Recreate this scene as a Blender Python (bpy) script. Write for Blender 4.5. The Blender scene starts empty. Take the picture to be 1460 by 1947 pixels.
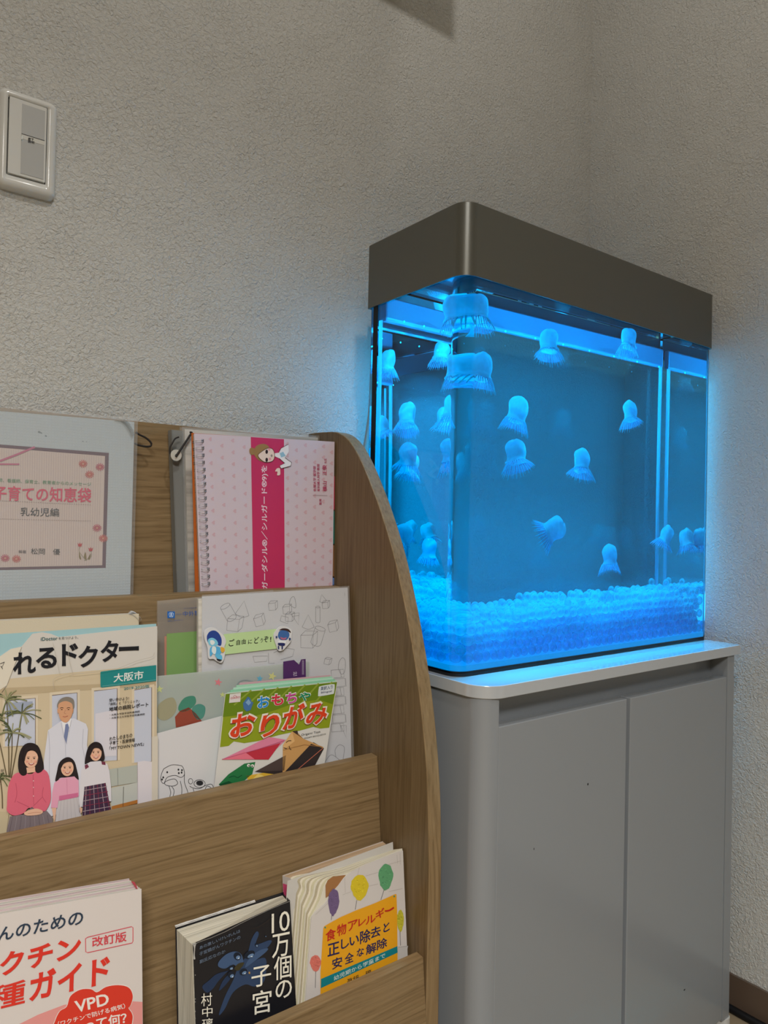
import bpy, bmesh, math, random
from mathutils import Vector, Matrix, noise
random.seed(7)
SC = bpy.context.scene
COL = SC.collection
PI = math.pi

# ------------------------------------------------------------------ camera
# origin = camera position, +X runs along the left wall, +Y goes into it, +Z up
CXP, CYP, FPX = 730.0, 973.5, 1379.83
ROT = ((0.79697065, -0.60365037, 0.02107148), (0.02447732, -0.00257996, -0.99969706), (0.60352186, 0.79724499, 0.01271959))
FLOOR = -0.8053
XW, YW = 1.2239, 0.9382
cam_d = bpy.data.cameras.new('camera')
cam_d.sensor_fit = 'VERTICAL'; cam_d.sensor_height = 36.0; cam_d.sensor_width = 36.0
cam_d.lens = FPX / 1947 * 36
cam_d.clip_start = 0.02; cam_d.clip_end = 50
cam = bpy.data.objects.new('camera', cam_d); COL.objects.link(cam)
r0, r1, r2 = (Vector(v) for v in ROT)
cam.matrix_world = Matrix(((r0.x, -r1.x, -r2.x, 0), (r0.y, -r1.y, -r2.y, 0), (r0.z, -r1.z, -r2.z, 0), (0, 0, 0, 1)))
SC.camera = cam

# ------------------------------------------------------------------ light and exposure
SC.view_settings.view_transform = 'Standard'
SC.view_settings.look = 'None'
SC.view_settings.exposure = 0.0
SC.view_settings.gamma = 1.0
SC.view_settings.use_curve_mapping = False
w = bpy.data.worlds.new('world'); SC.world = w; w.use_nodes = True
w.node_tree.nodes['Background'].inputs[0].default_value = (0.75, 0.77, 0.8, 1)
w.node_tree.nodes['Background'].inputs[1].default_value = 0.3
SC.cycles.max_bounces = 14
SC.cycles.transmission_bounces = 12
SC.cycles.transparent_max_bounces = 16
SC.cycles.glossy_bounces = 8
SC.cycles.diffuse_bounces = 4
SC.cycles.sample_clamp_indirect = 3.0
SC.cycles.use_denoising = True
SC.cycles.caustics_reflective = False

def area(name, loc, target, size, power, color=(1, 1, 1), size_y=None, spread=180):
    l = bpy.data.lights.new(name, 'AREA'); l.energy = power; l.color = color
    l.shape = 'RECTANGLE'; l.size = size; l.size_y = size_y or size
    l.spread = math.radians(spread)
    o = bpy.data.objects.new(name, l); COL.objects.link(o)
    o.location = loc
    d = Vector(target) - Vector(loc)
    o.rotation_euler = d.to_track_quat('-Z', 'Y').to_euler()
    return o
WARM = (1.0, 0.968, 0.915)
area('ceiling_light_panel', (-0.75, -1.25, 1.48), (-0.45, -0.6, -0.8), 0.9, 54.0, WARM, 0.5, 105)
area('ceiling_light_panel', (0.25, 0.02, 1.48), (0.25, 0.12, 0), 0.09, 7.5, WARM, 0.09)
area('ceiling_light_panel', (0.86, 0.62, 1.48), (0.86, 0.62, 0), 0.10, 0.7, WARM, 0.10)
BLUE = (0.0, 0.42, 1.0)
# lamps added outside rear and right panes, standing in for the tank's light
area('glow_fill_rear', (0.92, 0.866, -0.07), (0.92, 1.5, -0.10), 0.54, 0.17, (0.0, 0.55, 1.0), 0.20)
area('glow_fill_right', (1.2015, 0.755, 0.05), (1.5, 0.755, 0.04), 0.18, 0.26, (0.02, 0.50, 1.0), 0.42, 170)
# narrow strip lamp added under the hood lip to wash the worktop blue
area('glow_fill_front', (0.90, 0.6542, 0.306), (0.90, 0.640, -0.19), 0.56, 0.85, (0.0, 0.50, 1.0), 0.0016, 22)
area('glow_fill_left', (0.665, 0.868, 0.06), (0.52, 1.20, 0.04), 0.09, 0.13, (0.05, 0.45, 1.0), 0.40)  # one more added lamp behind the tank, tints the left wall blue
# the lamp bar's diodes: a wide wash near the surface and a narrower beam down to the beads
for k in range(9):
    l = bpy.data.lights.new('tank_lamp_diode', 'POINT'); l.energy = 1.7; l.color = (0.0, 0.62, 1.0)
    l.shadow_soft_size = 0.0012
    o = bpy.data.objects.new('tank_lamp_diode', l); COL.objects.link(o)
    o.location = (0.655 + k * 0.0625, 0.802, 0.2830)
for k in range(6):
    l = bpy.data.lights.new('tank_lamp_beam', 'SPOT'); l.energy = 6.5; l.color = (0.0, 0.54, 1.0)
    l.shadow_soft_size = 0.0015; l.spot_size = math.radians(75); l.spot_blend = 1.0
    o = bpy.data.objects.new('tank_lamp_beam', l); COL.objects.link(o)
    o.location = (0.672 + k * 0.092, 0.812, 0.2860)
    o.rotation_euler = (math.radians(-11), 0, 0)

# ------------------------------------------------------------------ helpers
def lin(c):
    c = c / 255.0
    return c / 12.92 if c <= 0.04045 else ((c + 0.055) / 1.055) ** 2.4
def alb(rgb, gain=1.18):
    return tuple(min(0.88, lin(v) * gain) for v in rgb) + (1.0,)
MATS = {}
def mat(name, color, rough=0.6, spec=0.3, metal=0.0, coat=0.0, bump=None, noise_col=None):
    if name in MATS: return MATS[name]
    m = bpy.data.materials.new(name); m.use_nodes = True
    nt = m.node_tree; b = nt.nodes['Principled BSDF']
    b.inputs['Base Color'].default_value = tuple(color)[:3] + (1,)
    b.inputs['Roughness'].default_value = rough
    b.inputs['Specular IOR Level'].default_value = spec
    b.inputs['Metallic'].default_value = metal
    b.inputs['Coat Weight'].default_value = coat
    if bump or noise_col:
        tc = nt.nodes.new('ShaderNodeTexCoord')
    if bump:
        sc, st, dist = bump
        n = nt.nodes.new('ShaderNodeTexNoise'); n.inputs['Scale'].default_value = sc; n.inputs['Detail'].default_value = 4
        nt.links.new(tc.outputs['Object'], n.inputs['Vector'])
        bp = nt.nodes.new('ShaderNodeBump'); bp.inputs['Strength'].default_value = st; bp.inputs['Distance'].default_value = dist
        nt.links.new(n.outputs['Fac'], bp.inputs['Height']); nt.links.new(bp.outputs['Normal'], b.inputs['Normal'])
    if noise_col:
        sc, c2, lo, hi = noise_col
        n = nt.nodes.new('ShaderNodeTexNoise'); n.inputs['Scale'].default_value = sc; n.inputs['Detail'].default_value = 6
        nt.links.new(tc.outputs['Object'], n.inputs['Vector'])
        r = nt.nodes.new('ShaderNodeValToRGB'); r.color_ramp.elements[0].position = lo; r.color_ramp.elements[1].position = hi
        r.color_ramp.elements[0].color = tuple(c2)[:3] + (1,); r.color_ramp.elements[1].color = tuple(color)[:3] + (1,)
        nt.links.new(n.outputs['Fac'], r.inputs['Fac']); nt.links.new(r.outputs['Color'], b.inputs['Base Color'])
    MATS[name] = m
    return m
def ink(rgb, gain=1.18, gloss=0.45):
    return mat('print_%d_%d_%d_%d' % (rgb[0], rgb[1], rgb[2], int(gain * 100)), alb(rgb, gain), gloss, 0.35)

def wood(name, axis, tone=1.0, scale=1.0):
    if name in MATS: return MATS[name]
    m = bpy.data.materials.new(name); m.use_nodes = True
    nt = m.node_tree; b = nt.nodes['Principled BSDF']
    tc = nt.nodes.new('ShaderNodeTexCoord')
    mp = nt.nodes.new('ShaderNodeMapping')
    s = {'x': (7, 330, 330), 'z': (330, 330, 6)}[axis]
    mp.inputs['Scale'].default_value = tuple(v * scale for v in s)
    nt.links.new(tc.outputs['Object'], mp.inputs['Vector'])
    # slow warp so that the grain waves
    wn = nt.nodes.new('ShaderNodeTexNoise'); wn.inputs['Scale'].default_value = 7; wn.inputs['Detail'].default_value = 2
    nt.links.new(tc.outputs['Object'], wn.inputs['Vector'])
    vm = nt.nodes.new('ShaderNodeVectorMath'); vm.operation = 'SCALE'; vm.inputs['Scale'].default_value = 3.2
    nt.links.new(wn.outputs['Color'], vm.inputs[0])
    va = nt.nodes.new('ShaderNodeVectorMath'); va.operation = 'ADD'
    nt.links.new(mp.outputs['Vector'], va.inputs[0]); nt.links.new(vm.outputs['Vector'], va.inputs[1])
    n1 = nt.nodes.new('ShaderNodeTexNoise'); n1.inputs['Scale'].default_value = 1.0; n1.inputs['Detail'].default_value = 5; n1.inputs['Roughness'].default_value = 0.62
    nt.links.new(va.outputs['Vector'], n1.inputs['Vector'])
    r = nt.nodes.new('ShaderNodeValToRGB')
    e = r.color_ramp.elements
    e[0].position = 0.25; e[1].position = 0.72
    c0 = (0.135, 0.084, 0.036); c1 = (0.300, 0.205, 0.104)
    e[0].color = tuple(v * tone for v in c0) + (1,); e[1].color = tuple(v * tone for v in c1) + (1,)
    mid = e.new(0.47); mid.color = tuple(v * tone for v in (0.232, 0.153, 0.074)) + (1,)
    nt.links.new(n1.outputs['Fac'], r.inputs['Fac'])
    nt.links.new(r.outputs['Color'], b.inputs['Base Color'])
    b.inputs['Roughness'].default_value = 0.42
    b.inputs['Specular IOR Level'].default_value = 0.35
    bp = nt.nodes.new('ShaderNodeBump'); bp.inputs['Strength'].default_value = 0.25; bp.inputs['Distance'].default_value = 0.0006
    nt.links.new(n1.outputs['Fac'], bp.inputs['Height']); nt.links.new(bp.outputs['Normal'], b.inputs['Normal'])
    MATS[name] = m
    return m

def wallpaper(name, color):
    m = bpy.data.materials.new(name); m.use_nodes = True
    nt = m.node_tree; b = nt.nodes['Principled BSDF']
    b.inputs['Base Color'].default_value = color + (1,)
    b.inputs['Roughness'].default_value = 0.75; b.inputs['Specular IOR Level'].default_value = 0.25
    tc = nt.nodes.new('ShaderNodeTexCoord')
    mp = nt.nodes.new('ShaderNodeMapping'); mp.inputs['Rotation'].default_value = (0.3, 0.6, 0.5)
    nt.links.new(tc.outputs['Object'], mp.inputs['Vector'])
    n1 = nt.nodes.new('ShaderNodeTexNoise'); n1.inputs['Scale'].default_value = 210; n1.inputs['Detail'].default_value = 3; n1.inputs['Roughness'].default_value = 0.6; n1.inputs['Distortion'].default_value = 0.9
    n2 = nt.nodes.new('ShaderNodeTexNoise'); n2.inputs['Scale'].default_value = 22; n2.inputs['Detail'].default_value = 2
    for n in (n1, n2): nt.links.new(mp.outputs['Vector'], n.inputs['Vector'])
    mr = nt.nodes.new('ShaderNodeMapRange'); mr.inputs['From Min'].default_value = 0.35; mr.inputs['From Max'].default_value = 0.7; mr.inputs['To Min'].default_value = 0.75; mr.inputs['To Max'].default_value = 1.0
    nt.links.new(n2.outputs['Fac'], mr.inputs['Value'])
    mu = nt.nodes.new('ShaderNodeMath'); mu.operation = 'MULTIPLY'
    nt.links.new(n1.outputs['Fac'], mu.inputs[0]); nt.links.new(mr.outputs['Result'], mu.inputs[1])
    bp = nt.nodes.new('ShaderNodeBump'); bp.inputs['Strength'].default_value = 1.0; bp.inputs['Distance'].default_value = 0.0038
    nt.links.new(mu.outputs['Value'], bp.inputs['Height']); nt.links.new(bp.outputs['Normal'], b.inputs['Normal'])
    return m

def ray(px, py):
    a, b_ = (px - CXP) / FPX, (py - CYP) / FPX
    return Vector((ROT[0][i] * a + ROT[1][i] * b_ + ROT[2][i] for i in range(3)))
def on_x(px, py, x):
    r = ray(px, py); return r * (x / r.x)
def on_y(px, py, y):
    r = ray(px, py); return r * (y / r.y)
def on_z(px, py, z):
    r = ray(px, py); return r * (z / r.z)
def on_plane(px, py, pl):            # pl = (c, m): Y = c + m*Z
    r = ray(px, py); return r * (pl[0] / (r.y - pl[1] * r.z))

def root(name, loc, label, cat, group=None, kind=None):
    o = bpy.data.objects.new(name, None); COL.objects.link(o); o.location = loc
    o.empty_display_size = 0.02
    tag(o, label, cat, group, kind); return o
def tag(o, label=None, cat=None, group=None, kind=None):
    if label: o['label'] = label
    if cat: o['category'] = cat
    if group: o['group'] = group
    if kind: o['kind'] = kind
    return o
def base_of(o):
    v = Vector((0, 0, 0))
    while o is not None:
        v += o.location; o = o.parent
    return v
def obj(name, verts, faces, mats, parent=None, idx=None, smooth=False, origin=None):
    """one mesh object; verts are world coordinates"""
    if not isinstance(mats, (list, tuple)): mats = [mats]
    me = bpy.data.meshes.new(name)
    off = base_of(parent) if parent is not None else (Vector(origin) if origin is not None else Vector((0, 0, 0)))
    me.from_pydata([tuple(Vector(v) - off) for v in verts], [], faces)
    for m in mats: me.materials.append(m)
    if idx is not None: me.polygons.foreach_set('material_index', idx)
    if smooth: me.polygons.foreach_set('use_smooth', [True] * len(me.polygons))
    me.update()
    o = bpy.data.objects.new(name, me); COL.objects.link(o)
    if parent is not None: o.parent = parent
    elif origin is not None: o.location = origin
    return o
class MB:
    """collects shapes into one mesh"""
    def __init__(s): s.v = []; s.f = []; s.m = []
    def add(s, v, f, m=0):
        n = len(s.v); s.v += [Vector(p) for p in v]; s.f += [tuple(i + n for i in q) for q in f]; s.m += [m] * len(f); return s
    def box(s, a, b, m=0):
        x0, y0, z0 = a; x1, y1, z1 = b
        return s.add([(x0, y0, z0), (x1, y0, z0), (x1, y1, z0), (x0, y1, z0), (x0, y0, z1), (x1, y0, z1), (x1, y1, z1), (x0, y1, z1)],
                     [(0, 3, 2, 1), (4, 5, 6, 7), (0, 1, 5, 4), (1, 2, 6, 5), (2, 3, 7, 6), (3, 0, 4, 7)], m)
    def prism(s, pts, vec, m=0):
        """closed polygon (list of 3-D points) swept along vec; pts run counter-clockwise seen against vec"""
        n = len(pts); vec = Vector(vec)
        v = [Vector(p) for p in pts] + [Vector(p) + vec for p in pts]
        f = [tuple(range(n)), tuple(reversed(range(n, 2 * n)))] + [(i, i + n, (i + 1) % n + n, (i + 1) % n) for i in range(n)]
        return s.add(v, f, m)
    def tube(s, pts, r, seg=10, m=0, r_end=None, cap=True):
        pts = [Vector(p) for p in pts]; n = len(pts); v = []; f = []
        up = Vector((0.13, 0.21, 0.97)).normalized()
        for i, p in enumerate(pts):
            t = (pts[min(i + 1, n - 1)] - pts[max(i - 1, 0)]).normalized()
            a = t.cross(up)
            if a.length < 1e-3: a = t.cross(Vector((1, 0, 0)))
            a.normalize(); b = t.cross(a)
            rr = r if r_end is None else r + (r_end - r) * i / (n - 1)
            for k in range(seg):
                th = 2 * PI * k / seg; v.append(p + a * (math.cos(th) * rr) + b * (math.sin(th) * rr))
        for i in range(n - 1):
            for k in range(seg):
                k2 = (k + 1) % seg; f.append((i * seg + k, i * seg + k2, (i + 1) * seg + k2, (i + 1) * seg + k))
        if cap: f.append(tuple(reversed(range(seg)))); f.append(tuple(range((n - 1) * seg, n * seg)))
        return s.add(v, f, m)
    def build(s, name, mats, parent=None, smooth=False, origin=None):
        return obj(name, s.v, s.f, mats, parent, s.m, smooth, origin)
def bevel(o, w_, seg=2):
    md = o.modifiers.new('bevel', 'BEVEL'); md.width = w_; md.segments = seg; md.limit_method = 'ANGLE'; md.angle_limit = math.radians(40)
    md.harden_normals = False
    return o
def round_rect(x0, y0, x1, y1, r, seg=8):
    """CCW outline; r = radius per corner (x0y0, x1y0, x1y1, x0y1)"""
    if not isinstance(r, (tuple, list)): r = (r,) * 4
    out = []
    for (cx, cy, a0), rr in zip(((x0, y0, PI), (x1, y0, 1.5 * PI), (x1, y1, 0), (x0, y1, 0.5 * PI)), r):
        sx = 1 if cx == x0 else -1; sy = 1 if cy == y0 else -1
        if rr <= 0: out.append((cx, cy)); continue
        for k in range(seg + 1):
            a = a0 + 0.5 * PI * k / seg
            out.append((cx + sx * rr + rr * math.cos(a), cy + sy * rr + rr * math.sin(a)))
    return out
def catmull(pts, closed=False, n=6):
    out = []; N = len(pts); rng = range(N) if closed else range(N - 1)
    for i in rng:
        if closed: p = [pts[(i + k - 1) % N] for k in range(4)]
        else: p = [pts[max(0, min(N - 1, i + k - 1))] for k in range(4)]
        for k in range(n):
            t = k / n; t2 = t * t; t3 = t2 * t
            out.append(tuple(0.5 * (2 * b + (c - a) * t + (2 * a - 5 * b + 4 * c - d) * t2 + (3 * b - a - 3 * c + d) * t3) for a, b, c, d in zip(*p)))
    if not closed: out.append(tuple(pts[-1]))
    return out

# text -> flat triangles, using Blender's own font
_TC = {}
def glyphs(body, weight=0.0):
    key = (body, weight)
    if key in _TC: return _TC[key]
    cu = bpy.data.curves.new('lettering', 'FONT'); cu.body = body; cu.size = 1; cu.resolution_u = 3; cu.bevel_depth = weight * 0.55; cu.bevel_resolution = 0
    o = bpy.data.objects.new('lettering', cu); COL.objects.link(o)
    dg = bpy.context.evaluated_depsgraph_get(); ev = o.evaluated_get(dg); me = ev.to_mesh()
    v = [(p.co.x, p.co.y, p.co.z) for p in me.vertices]; f = [tuple(p.vertices) for p in me.polygons]
    ev.to_mesh_clear(); bpy.data.objects.remove(o); bpy.data.curves.remove(cu)
    xs = [p[0] for p in v] or [0, 1]; ys = [p[1] for p in v] or [0, 1]
    x0, x1, y0, y1 = min(xs), max(xs), min(ys), max(ys)
    v = [((x - x0) / max(1e-6, x1 - x0), (y - y0) / max(1e-6, y1 - y0), z / max(weight, .01)) for x, y, z in v]
    _TC[key] = (v, f); return _TC[key]

class Art:
    """flat printed shapes on a plane Y = c + m*Z; points are read off the reference and carried onto that plane"""
    def __init__(s, pl, fr=(0, 0, 1.0), lay=0.00018, gain=1.18):
        s.pl = pl; s.fr = fr; s.mb = MB(); s.mats = []; s.lv = 1; s.lay = lay; s.gain = gain; s.clip = None
    def mi(s, c):
        m = c if isinstance(c, bpy.types.Material) else ink(c, s.gain)
        if m not in s.mats: s.mats.append(m)
        return s.mats.index(m)
    def at(s, x, y, lv=None):
        ox, oy, k = s.fr
        p = on_plane(ox + x / k, oy + y / k, s.pl)
        return p + Vector((0, -s.lay * (s.lv if lv is None else lv), 0))
    def poly(s, pts, c, lv=None):
        if lv is not None: s.lv = lv
        v = [s.at(*p) for p in pts]
        # face -Y
        n = Vector((0, 0, 0))
        for i in range(len(v)): n += v[i].cross(v[(i + 1) % len(v)])
        if n.y > 0: v.reverse()
        s.mb.add(v, [tuple(range(len(v)))], s.mi(c)); return s
    def blob(s, pts, c, lv=None, n=5): return s.poly(catmull(pts, True, n), c, lv)
    def rect(s, x0, y0, x1, y1, c, lv=None): return s.poly([(x0, y0), (x1, y0), (x1, y1), (x0, y1)], c, lv)
    def disc(s, x, y, rx, ry=None, rot=0.0, c=(0, 0, 0), lv=None, n=20):
        ry = ry or rx; ca, sa = math.cos(rot), math.sin(rot); pts = []
        for k in range(n):
            a = 2 * PI * k / n; u, v = rx * math.cos(a), ry * math.sin(a)
            pts.append((x + u * ca - v * sa, y + u * sa + v * ca))
        return s.poly(pts, c, lv)
    def line(s, pts, wd, c, lv=None, closed=False, smooth=True):
        if lv is not None: s.lv = lv
        P = catmull(pts, closed, 5) if smooth and len(pts) > 2 else list(pts) + ([pts[0]] if closed else [])
        if closed and smooth and len(pts) > 2: P.append(P[0])
        n = len(P); L = []; R = []
        for i in range(n):
            a = P[max(0, i - 1)]; b = P[min(n - 1, i + 1)]
            dx, dy = b[0] - a[0], b[1] - a[1]; d = math.hypot(dx, dy) or 1
            nx, ny = -dy / d * wd / 2, dx / d * wd / 2
            L.append((P[i][0] + nx, P[i][1] + ny)); R.append((P[i][0] - nx, P[i][1] - ny))
        v = [s.at(*p) for p in L] + [s.at(*p) for p in R]
        s.mb.add(v, [(i, i + 1, n + i + 1, n + i) for i in range(n - 1)], s.mi(c)); return s
    def text(s, body, p0, p1, p2, c, weight=0.0, lv=None):
        """p0 = lower left, p1 = lower right, p2 = upper left of the ink"""
        if lv is not None: s.lv = lv
        v, f = glyphs(body, weight)
        w_ = [s.at(p0[0] + (p1[0] - p0[0]) * a + (p2[0] - p0[0]) * b, p0[1] + (p1[1] - p0[1]) * a + (p2[1] - p0[1]) * b) + Vector((0, -0.00004 * z_, 0)) for a, b, z_ in v]
        s.mb.add(w_, f, s.mi(c)); return s
    def build(s, name, parent, extra=None):
        return s.mb.build(name, s.mats, parent)

PAPER = mat('paper_edge', alb((205, 198, 184)), 0.8, 0.2, bump=None)
def page_mat(name, rgb):
    """page block: thin stripes through the thickness"""
    if name in MATS: return MATS[name]
    m = mat(name, alb(rgb), 0.8, 0.2); nt = m.node_tree; b = nt.nodes['Principled BSDF']
    tc = nt.nodes.new('ShaderNodeTexCoord'); mp = nt.nodes.new('ShaderNodeMapping'); mp.inputs['Scale'].default_value = (6, 1500, 6)
    mp.inputs['Rotation'].default_value = (math.atan(-0.11), 0, 0)
    n = nt.nodes.new('ShaderNodeTexNoise'); n.inputs['Scale'].default_value = 1; n.inputs['Detail'].default_value = 2
    nt.links.new(tc.outputs['Object'], mp.inputs['Vector']); nt.links.new(mp.outputs['Vector'], n.inputs['Vector'])
    r = nt.nodes.new('ShaderNodeValToRGB'); r.color_ramp.elements[0].position = 0.3; r.color_ramp.elements[1].position = 0.65
    c = alb(rgb); r.color_ramp.elements[0].color = (c[0] * .6, c[1] * .6, c[2] * .58, 1); r.color_ramp.elements[1].color = c
    nt.links.new(n.outputs['Fac'], r.inputs['Fac']); nt.links.new(r.outputs['Color'], b.inputs['Base Color'])
    return m
def clear_plastic(name, tint, alpha, rough=0.25):
    """thin plastic sheet: mostly see-through, with a soft sheen"""
    if name in MATS: return MATS[name]
    m = bpy.data.materials.new(name); m.use_nodes = True; nt = m.node_tree
    b = nt.nodes['Principled BSDF']; b.inputs['Base Color'].default_value = tuple(tint) + (1,)
    b.inputs['Roughness'].default_value = rough; b.inputs['Specular IOR Level'].default_value = 0.5
    b.inputs['Alpha'].default_value = alpha
    MATS[name] = m; return m

# ================================================================== THE ROOM
WALLM = wallpaper('textured_wallpaper', (0.60, 0.59, 0.555))
CEILM = mat('ceiling_paint', (0.75, 0.74, 0.70), 0.9)
X0, Y0, ZC = -2.6, -2.8, 1.52
def struct(name, mb, m):
    o = mb.build(name, m); o['kind'] = 'structure'; return o
struct('wall_left', MB().box((X0, YW, FLOOR), (XW + 0.1, YW + 0.1, ZC)), WALLM)
struct('wall_right', MB().box((XW, Y0, FLOOR), (XW + 0.1, YW, ZC)), WALLM)
struct('wall_back', MB().box((X0, Y0 - 0.1, FLOOR), (XW, Y0, ZC)), WALLM)
struct('wall_far', MB().box((X0 - 0.1, Y0, FLOOR), (X0, YW, ZC)), WALLM)
struct('ceiling', MB().box((X0, Y0, ZC), (XW, YW, ZC + 0.1)), CEILM)
struct('floor', MB().box((X0, Y0, FLOOR - 0.1), (XW, YW, FLOOR)), mat('floor_vinyl', (0.34, 0.28, 0.19), 0.4, noise_col=(9, (0.24, 0.18, 0.11), 0.3, 0.7)))
bbm = mat('baseboard_vinyl', (0.115, 0.078, 0.055), 0.35, 0.4)
struct('baseboard_right', MB().box((XW - 0.005, Y0, FLOOR), (XW, YW, FLOOR + 0.057)), bbm)
struct('baseboard_left', MB().box((X0, YW - 0.005, FLOOR), (XW - 0.005, YW, FLOOR + 0.057)), bbm)
# unseen box added above the frame to throw the left wall's top shadow
struct('shadow_box_1', MB().box((-0.1, 0.80, 0.937), (0.752, 0.86, ZC)), CEILM)

# ------------------------------------------------------------------ switch
sw = root('wall_switch', (0.170, YW - 0.001, 0.434), 'white wall switch plate with one wide grey-striped rocker, high on the left wall', 'switch')
PLM = mat('switch_plastic', (0.68, 0.675, 0.64), 0.15, 0.5)
yf = YW - 0.010
def slab_xz(pts, ya, yb, m=0, mb=None):
    mb = mb or MB(); return mb.prism([(x, ya, z) for x, z in pts], (0, yb - ya, 0), m)
plate = MB()
outer = round_rect(0.139, 0.375, 0.2015, 0.4912, 0.0075, 6)
mid1 = round_rect(0.1400, 0.376, 0.2005, 0.4902, 0.0072, 6)
mid2 = round_rect(0.1435, 0.3795, 0.1970, 0.4867, 0.005, 6)
hole = round_rect(0.1478, 0.3898, 0.1902, 0.4812, 0.0012, 6)
rings = [(outer, YW), (outer, YW - 0.0035), (mid1, YW - 0.0065), (mid2, yf), (hole, yf - 0.0003), (hole, YW - 0.001)]
n = len(outer)
for pts, y in rings: plate.v += [Vector((x, y, z)) for x, z in pts]
for k in range(len(rings) - 1):
    for i in range(n):
        j = (i + 1) % n; plate.f.append((k * n + i, k * n + j, (k + 1) * n + j, (k + 1) * n + i)); plate.m.append(0)
plate.build('plate', PLM, sw, smooth=True)
MB().box((0.1479, YW - 0.006, 0.3899), (0.1901, YW - 0.004, 0.4811)).build('recess', mat('switch_gap', (0.01, 0.01, 0.012), 0.6), sw)
rk = MB()
slab_xz(round_rect(0.1490, 0.3913, 0.1889, 0.4798, 0.0012, 4), YW - 0.0122, YW - 0.005, 0, rk)
rocker = rk.build('rocker', PLM, sw); bevel(rocker, 0.0006, 2)
PG = mat('switch_panel_grey', (0.46, 0.46, 0.445), 0.35, 0.4)
MB().box((0.1622, YW - 0.0126, 0.3945), (0.1868, YW - 0.0120, 0.4755)).build('grey_panel', PG, sw)
MB().box((0.1622, YW - 0.0128, 0.4348), (0.1868, YW - 0.0121, 0.4400)).build('name_window', mat('switch_window', (0.66, 0.65, 0.60), 0.1), sw)
MB().box((0.1622, YW - 0.0130, 0.4400), (0.1868, YW - 0.0121, 0.4406)).build('window_edge', mat('switch_gap', (0, 0, 0)), sw)
a = Art((YW - 0.0129, 0.0), (0, 130, 7.2125))
a.text('廊下', (383, 985), (462, 1000), (385, 945), (25, 25, 28), 0.03)
a.text('照明', (383, 1018), (470, 1036), (384, 985), (25, 25, 28), 0.03)
a.build('name_lettering', sw)
MB().tube([(0.1626, YW - 0.0131, 0.4375), (0.1626, YW - 0.0131, 0.4335)], 0.0007, 8).build('indicator_lamp', mat('indicator_glass', (0.85, 0.9, 0.88), 0.05, 0.8), sw)

# ================================================================== MAGAZINE RACK
XS, TS = 0.564, 0.020
SL = 0.11
B = [(0.926, 0.1205), (0.8425, -0.0923), (0.7483, -0.3017), (0.6500, -0.5107)]
TB = 0.0125
XR0 = -0.18                     # inner face of the far side panel, outside the frame
def bplane(k, d):               # plane lying d in front of board k
    y, z = B[k]; return (y - SL * z - d, SL)
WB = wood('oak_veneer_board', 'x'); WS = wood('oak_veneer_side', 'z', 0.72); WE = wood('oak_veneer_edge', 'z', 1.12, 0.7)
rack = root('magazine_rack', (0.19, 0.80, FLOOR), 'light oak tiered magazine rack with curved side panel, left of the cabinet', 'rack')
ZB = FLOOR + 0.06
def board(k, zlow, th=TB, name='shelf_front'):
    y, z = B[k]
    pts = [(y, z), (y + th, z + 0.0008), (y + th - SL * (z - zlow), zlow), (y - SL * (z - zlow), zlow)]
    mb = MB().prism([(XR0, p[0], p[1]) for p in reversed(pts)], (XS - XR0, 0, 0))
    o = mb.build(name, WB, rack); bevel(o, 0.0008, 2); return o
board(0, -0.19, 0.011, 'back_board')
board(1, -0.40); board(2, -0.61); board(3, ZB)
POCK = [-0.190, -0.398, -0.605]
for k in range(3):
    z = POCK[k]
    ya = B[k][0] - SL * (B[k][1] - z) - 0.0005
    yb = B[k + 1][0] + TB - SL * (B[k + 1][1] - z) + 0.0005
    MB().box((XR0, yb, z - 0.009), (XS, ya, z)).build('pocket_floor', WB, rack)
prof = [(0.9375, 0.1285), (0.9170, 0.1288)]
INN = [(620, 821.3), (634, 821), (646, 824.5), (657, 832), (672, 850), (690, 885), (705, 922), (720, 962), (737, 1015), (752, 1070), (765, 1130), (775, 1180), (787, 1250), (797, 1320), (805.5, 1400), (811.5, 1480), (814, 1550), (815, 1640), (813, 1760)]
P2 = [on_x(x, y, XS) for x, y in INN]
prof += catmull([(p.y, p.z) for p in P2], False, 4)
yfr = prof[-1][0]
prof += [(yfr, FLOOR + 0.02), (yfr + 0.004, FLOOR), (0.9375, FLOOR)]
def side(x, name='side_panel'):
    n = len(prof)
    mb = MB()
    v = [Vector((x, p[0], p[1])) for p in prof] + [Vector((x + TS, p[0], p[1])) for p in prof]
    mb.add(v, [tuple(range(n))], 0); mb.f.append(tuple(reversed(range(n, 2 * n)))); mb.m.append(0)
    for i in range(n):
        j = (i + 1) % n; mb.f.append((j, i, i + n, j + n)); mb.m.append(1)
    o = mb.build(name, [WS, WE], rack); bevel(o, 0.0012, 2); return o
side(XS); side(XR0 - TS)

def low(pl, p_top, p_bot, z):
    """carry the edge p_top->p_bot (pixels) on plane pl down to height z"""
    a_ = on_plane(*p_top, pl); b_ = on_plane(*p_bot, pl)
    t = (a_.z - z) / (a_.z - b_.z); q = a_ + (b_ - a_) * t
    return q
def leaf(corners, th, name, m, parent, bev=None, outline=None):
    """sheet or block from front-face corners (TL, TR, BR, BL in 3-D), th thick towards +Y"""
    pts = outline or corners
    n_ = Vector((0, 0, 0))
    for i in range(len(pts)): n_ += pts[i].cross(pts[(i + 1) % len(pts)])
    if n_.y > 0: pts = list(reversed(pts))
    mb = MB(); n = len(pts)
    v = list(pts) + [p + Vector((0, th, 0)) for p in pts]
    mb.add(v, [tuple(range(n)), tuple(reversed(range(n, 2 * n)))] + [((i + 1) % n, i, i + n, (i + 1) % n + n) for i in range(n)])
    o = mb.build(name, m, parent)
    if bev: bevel(o, bev, 2)
    return o
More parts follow.
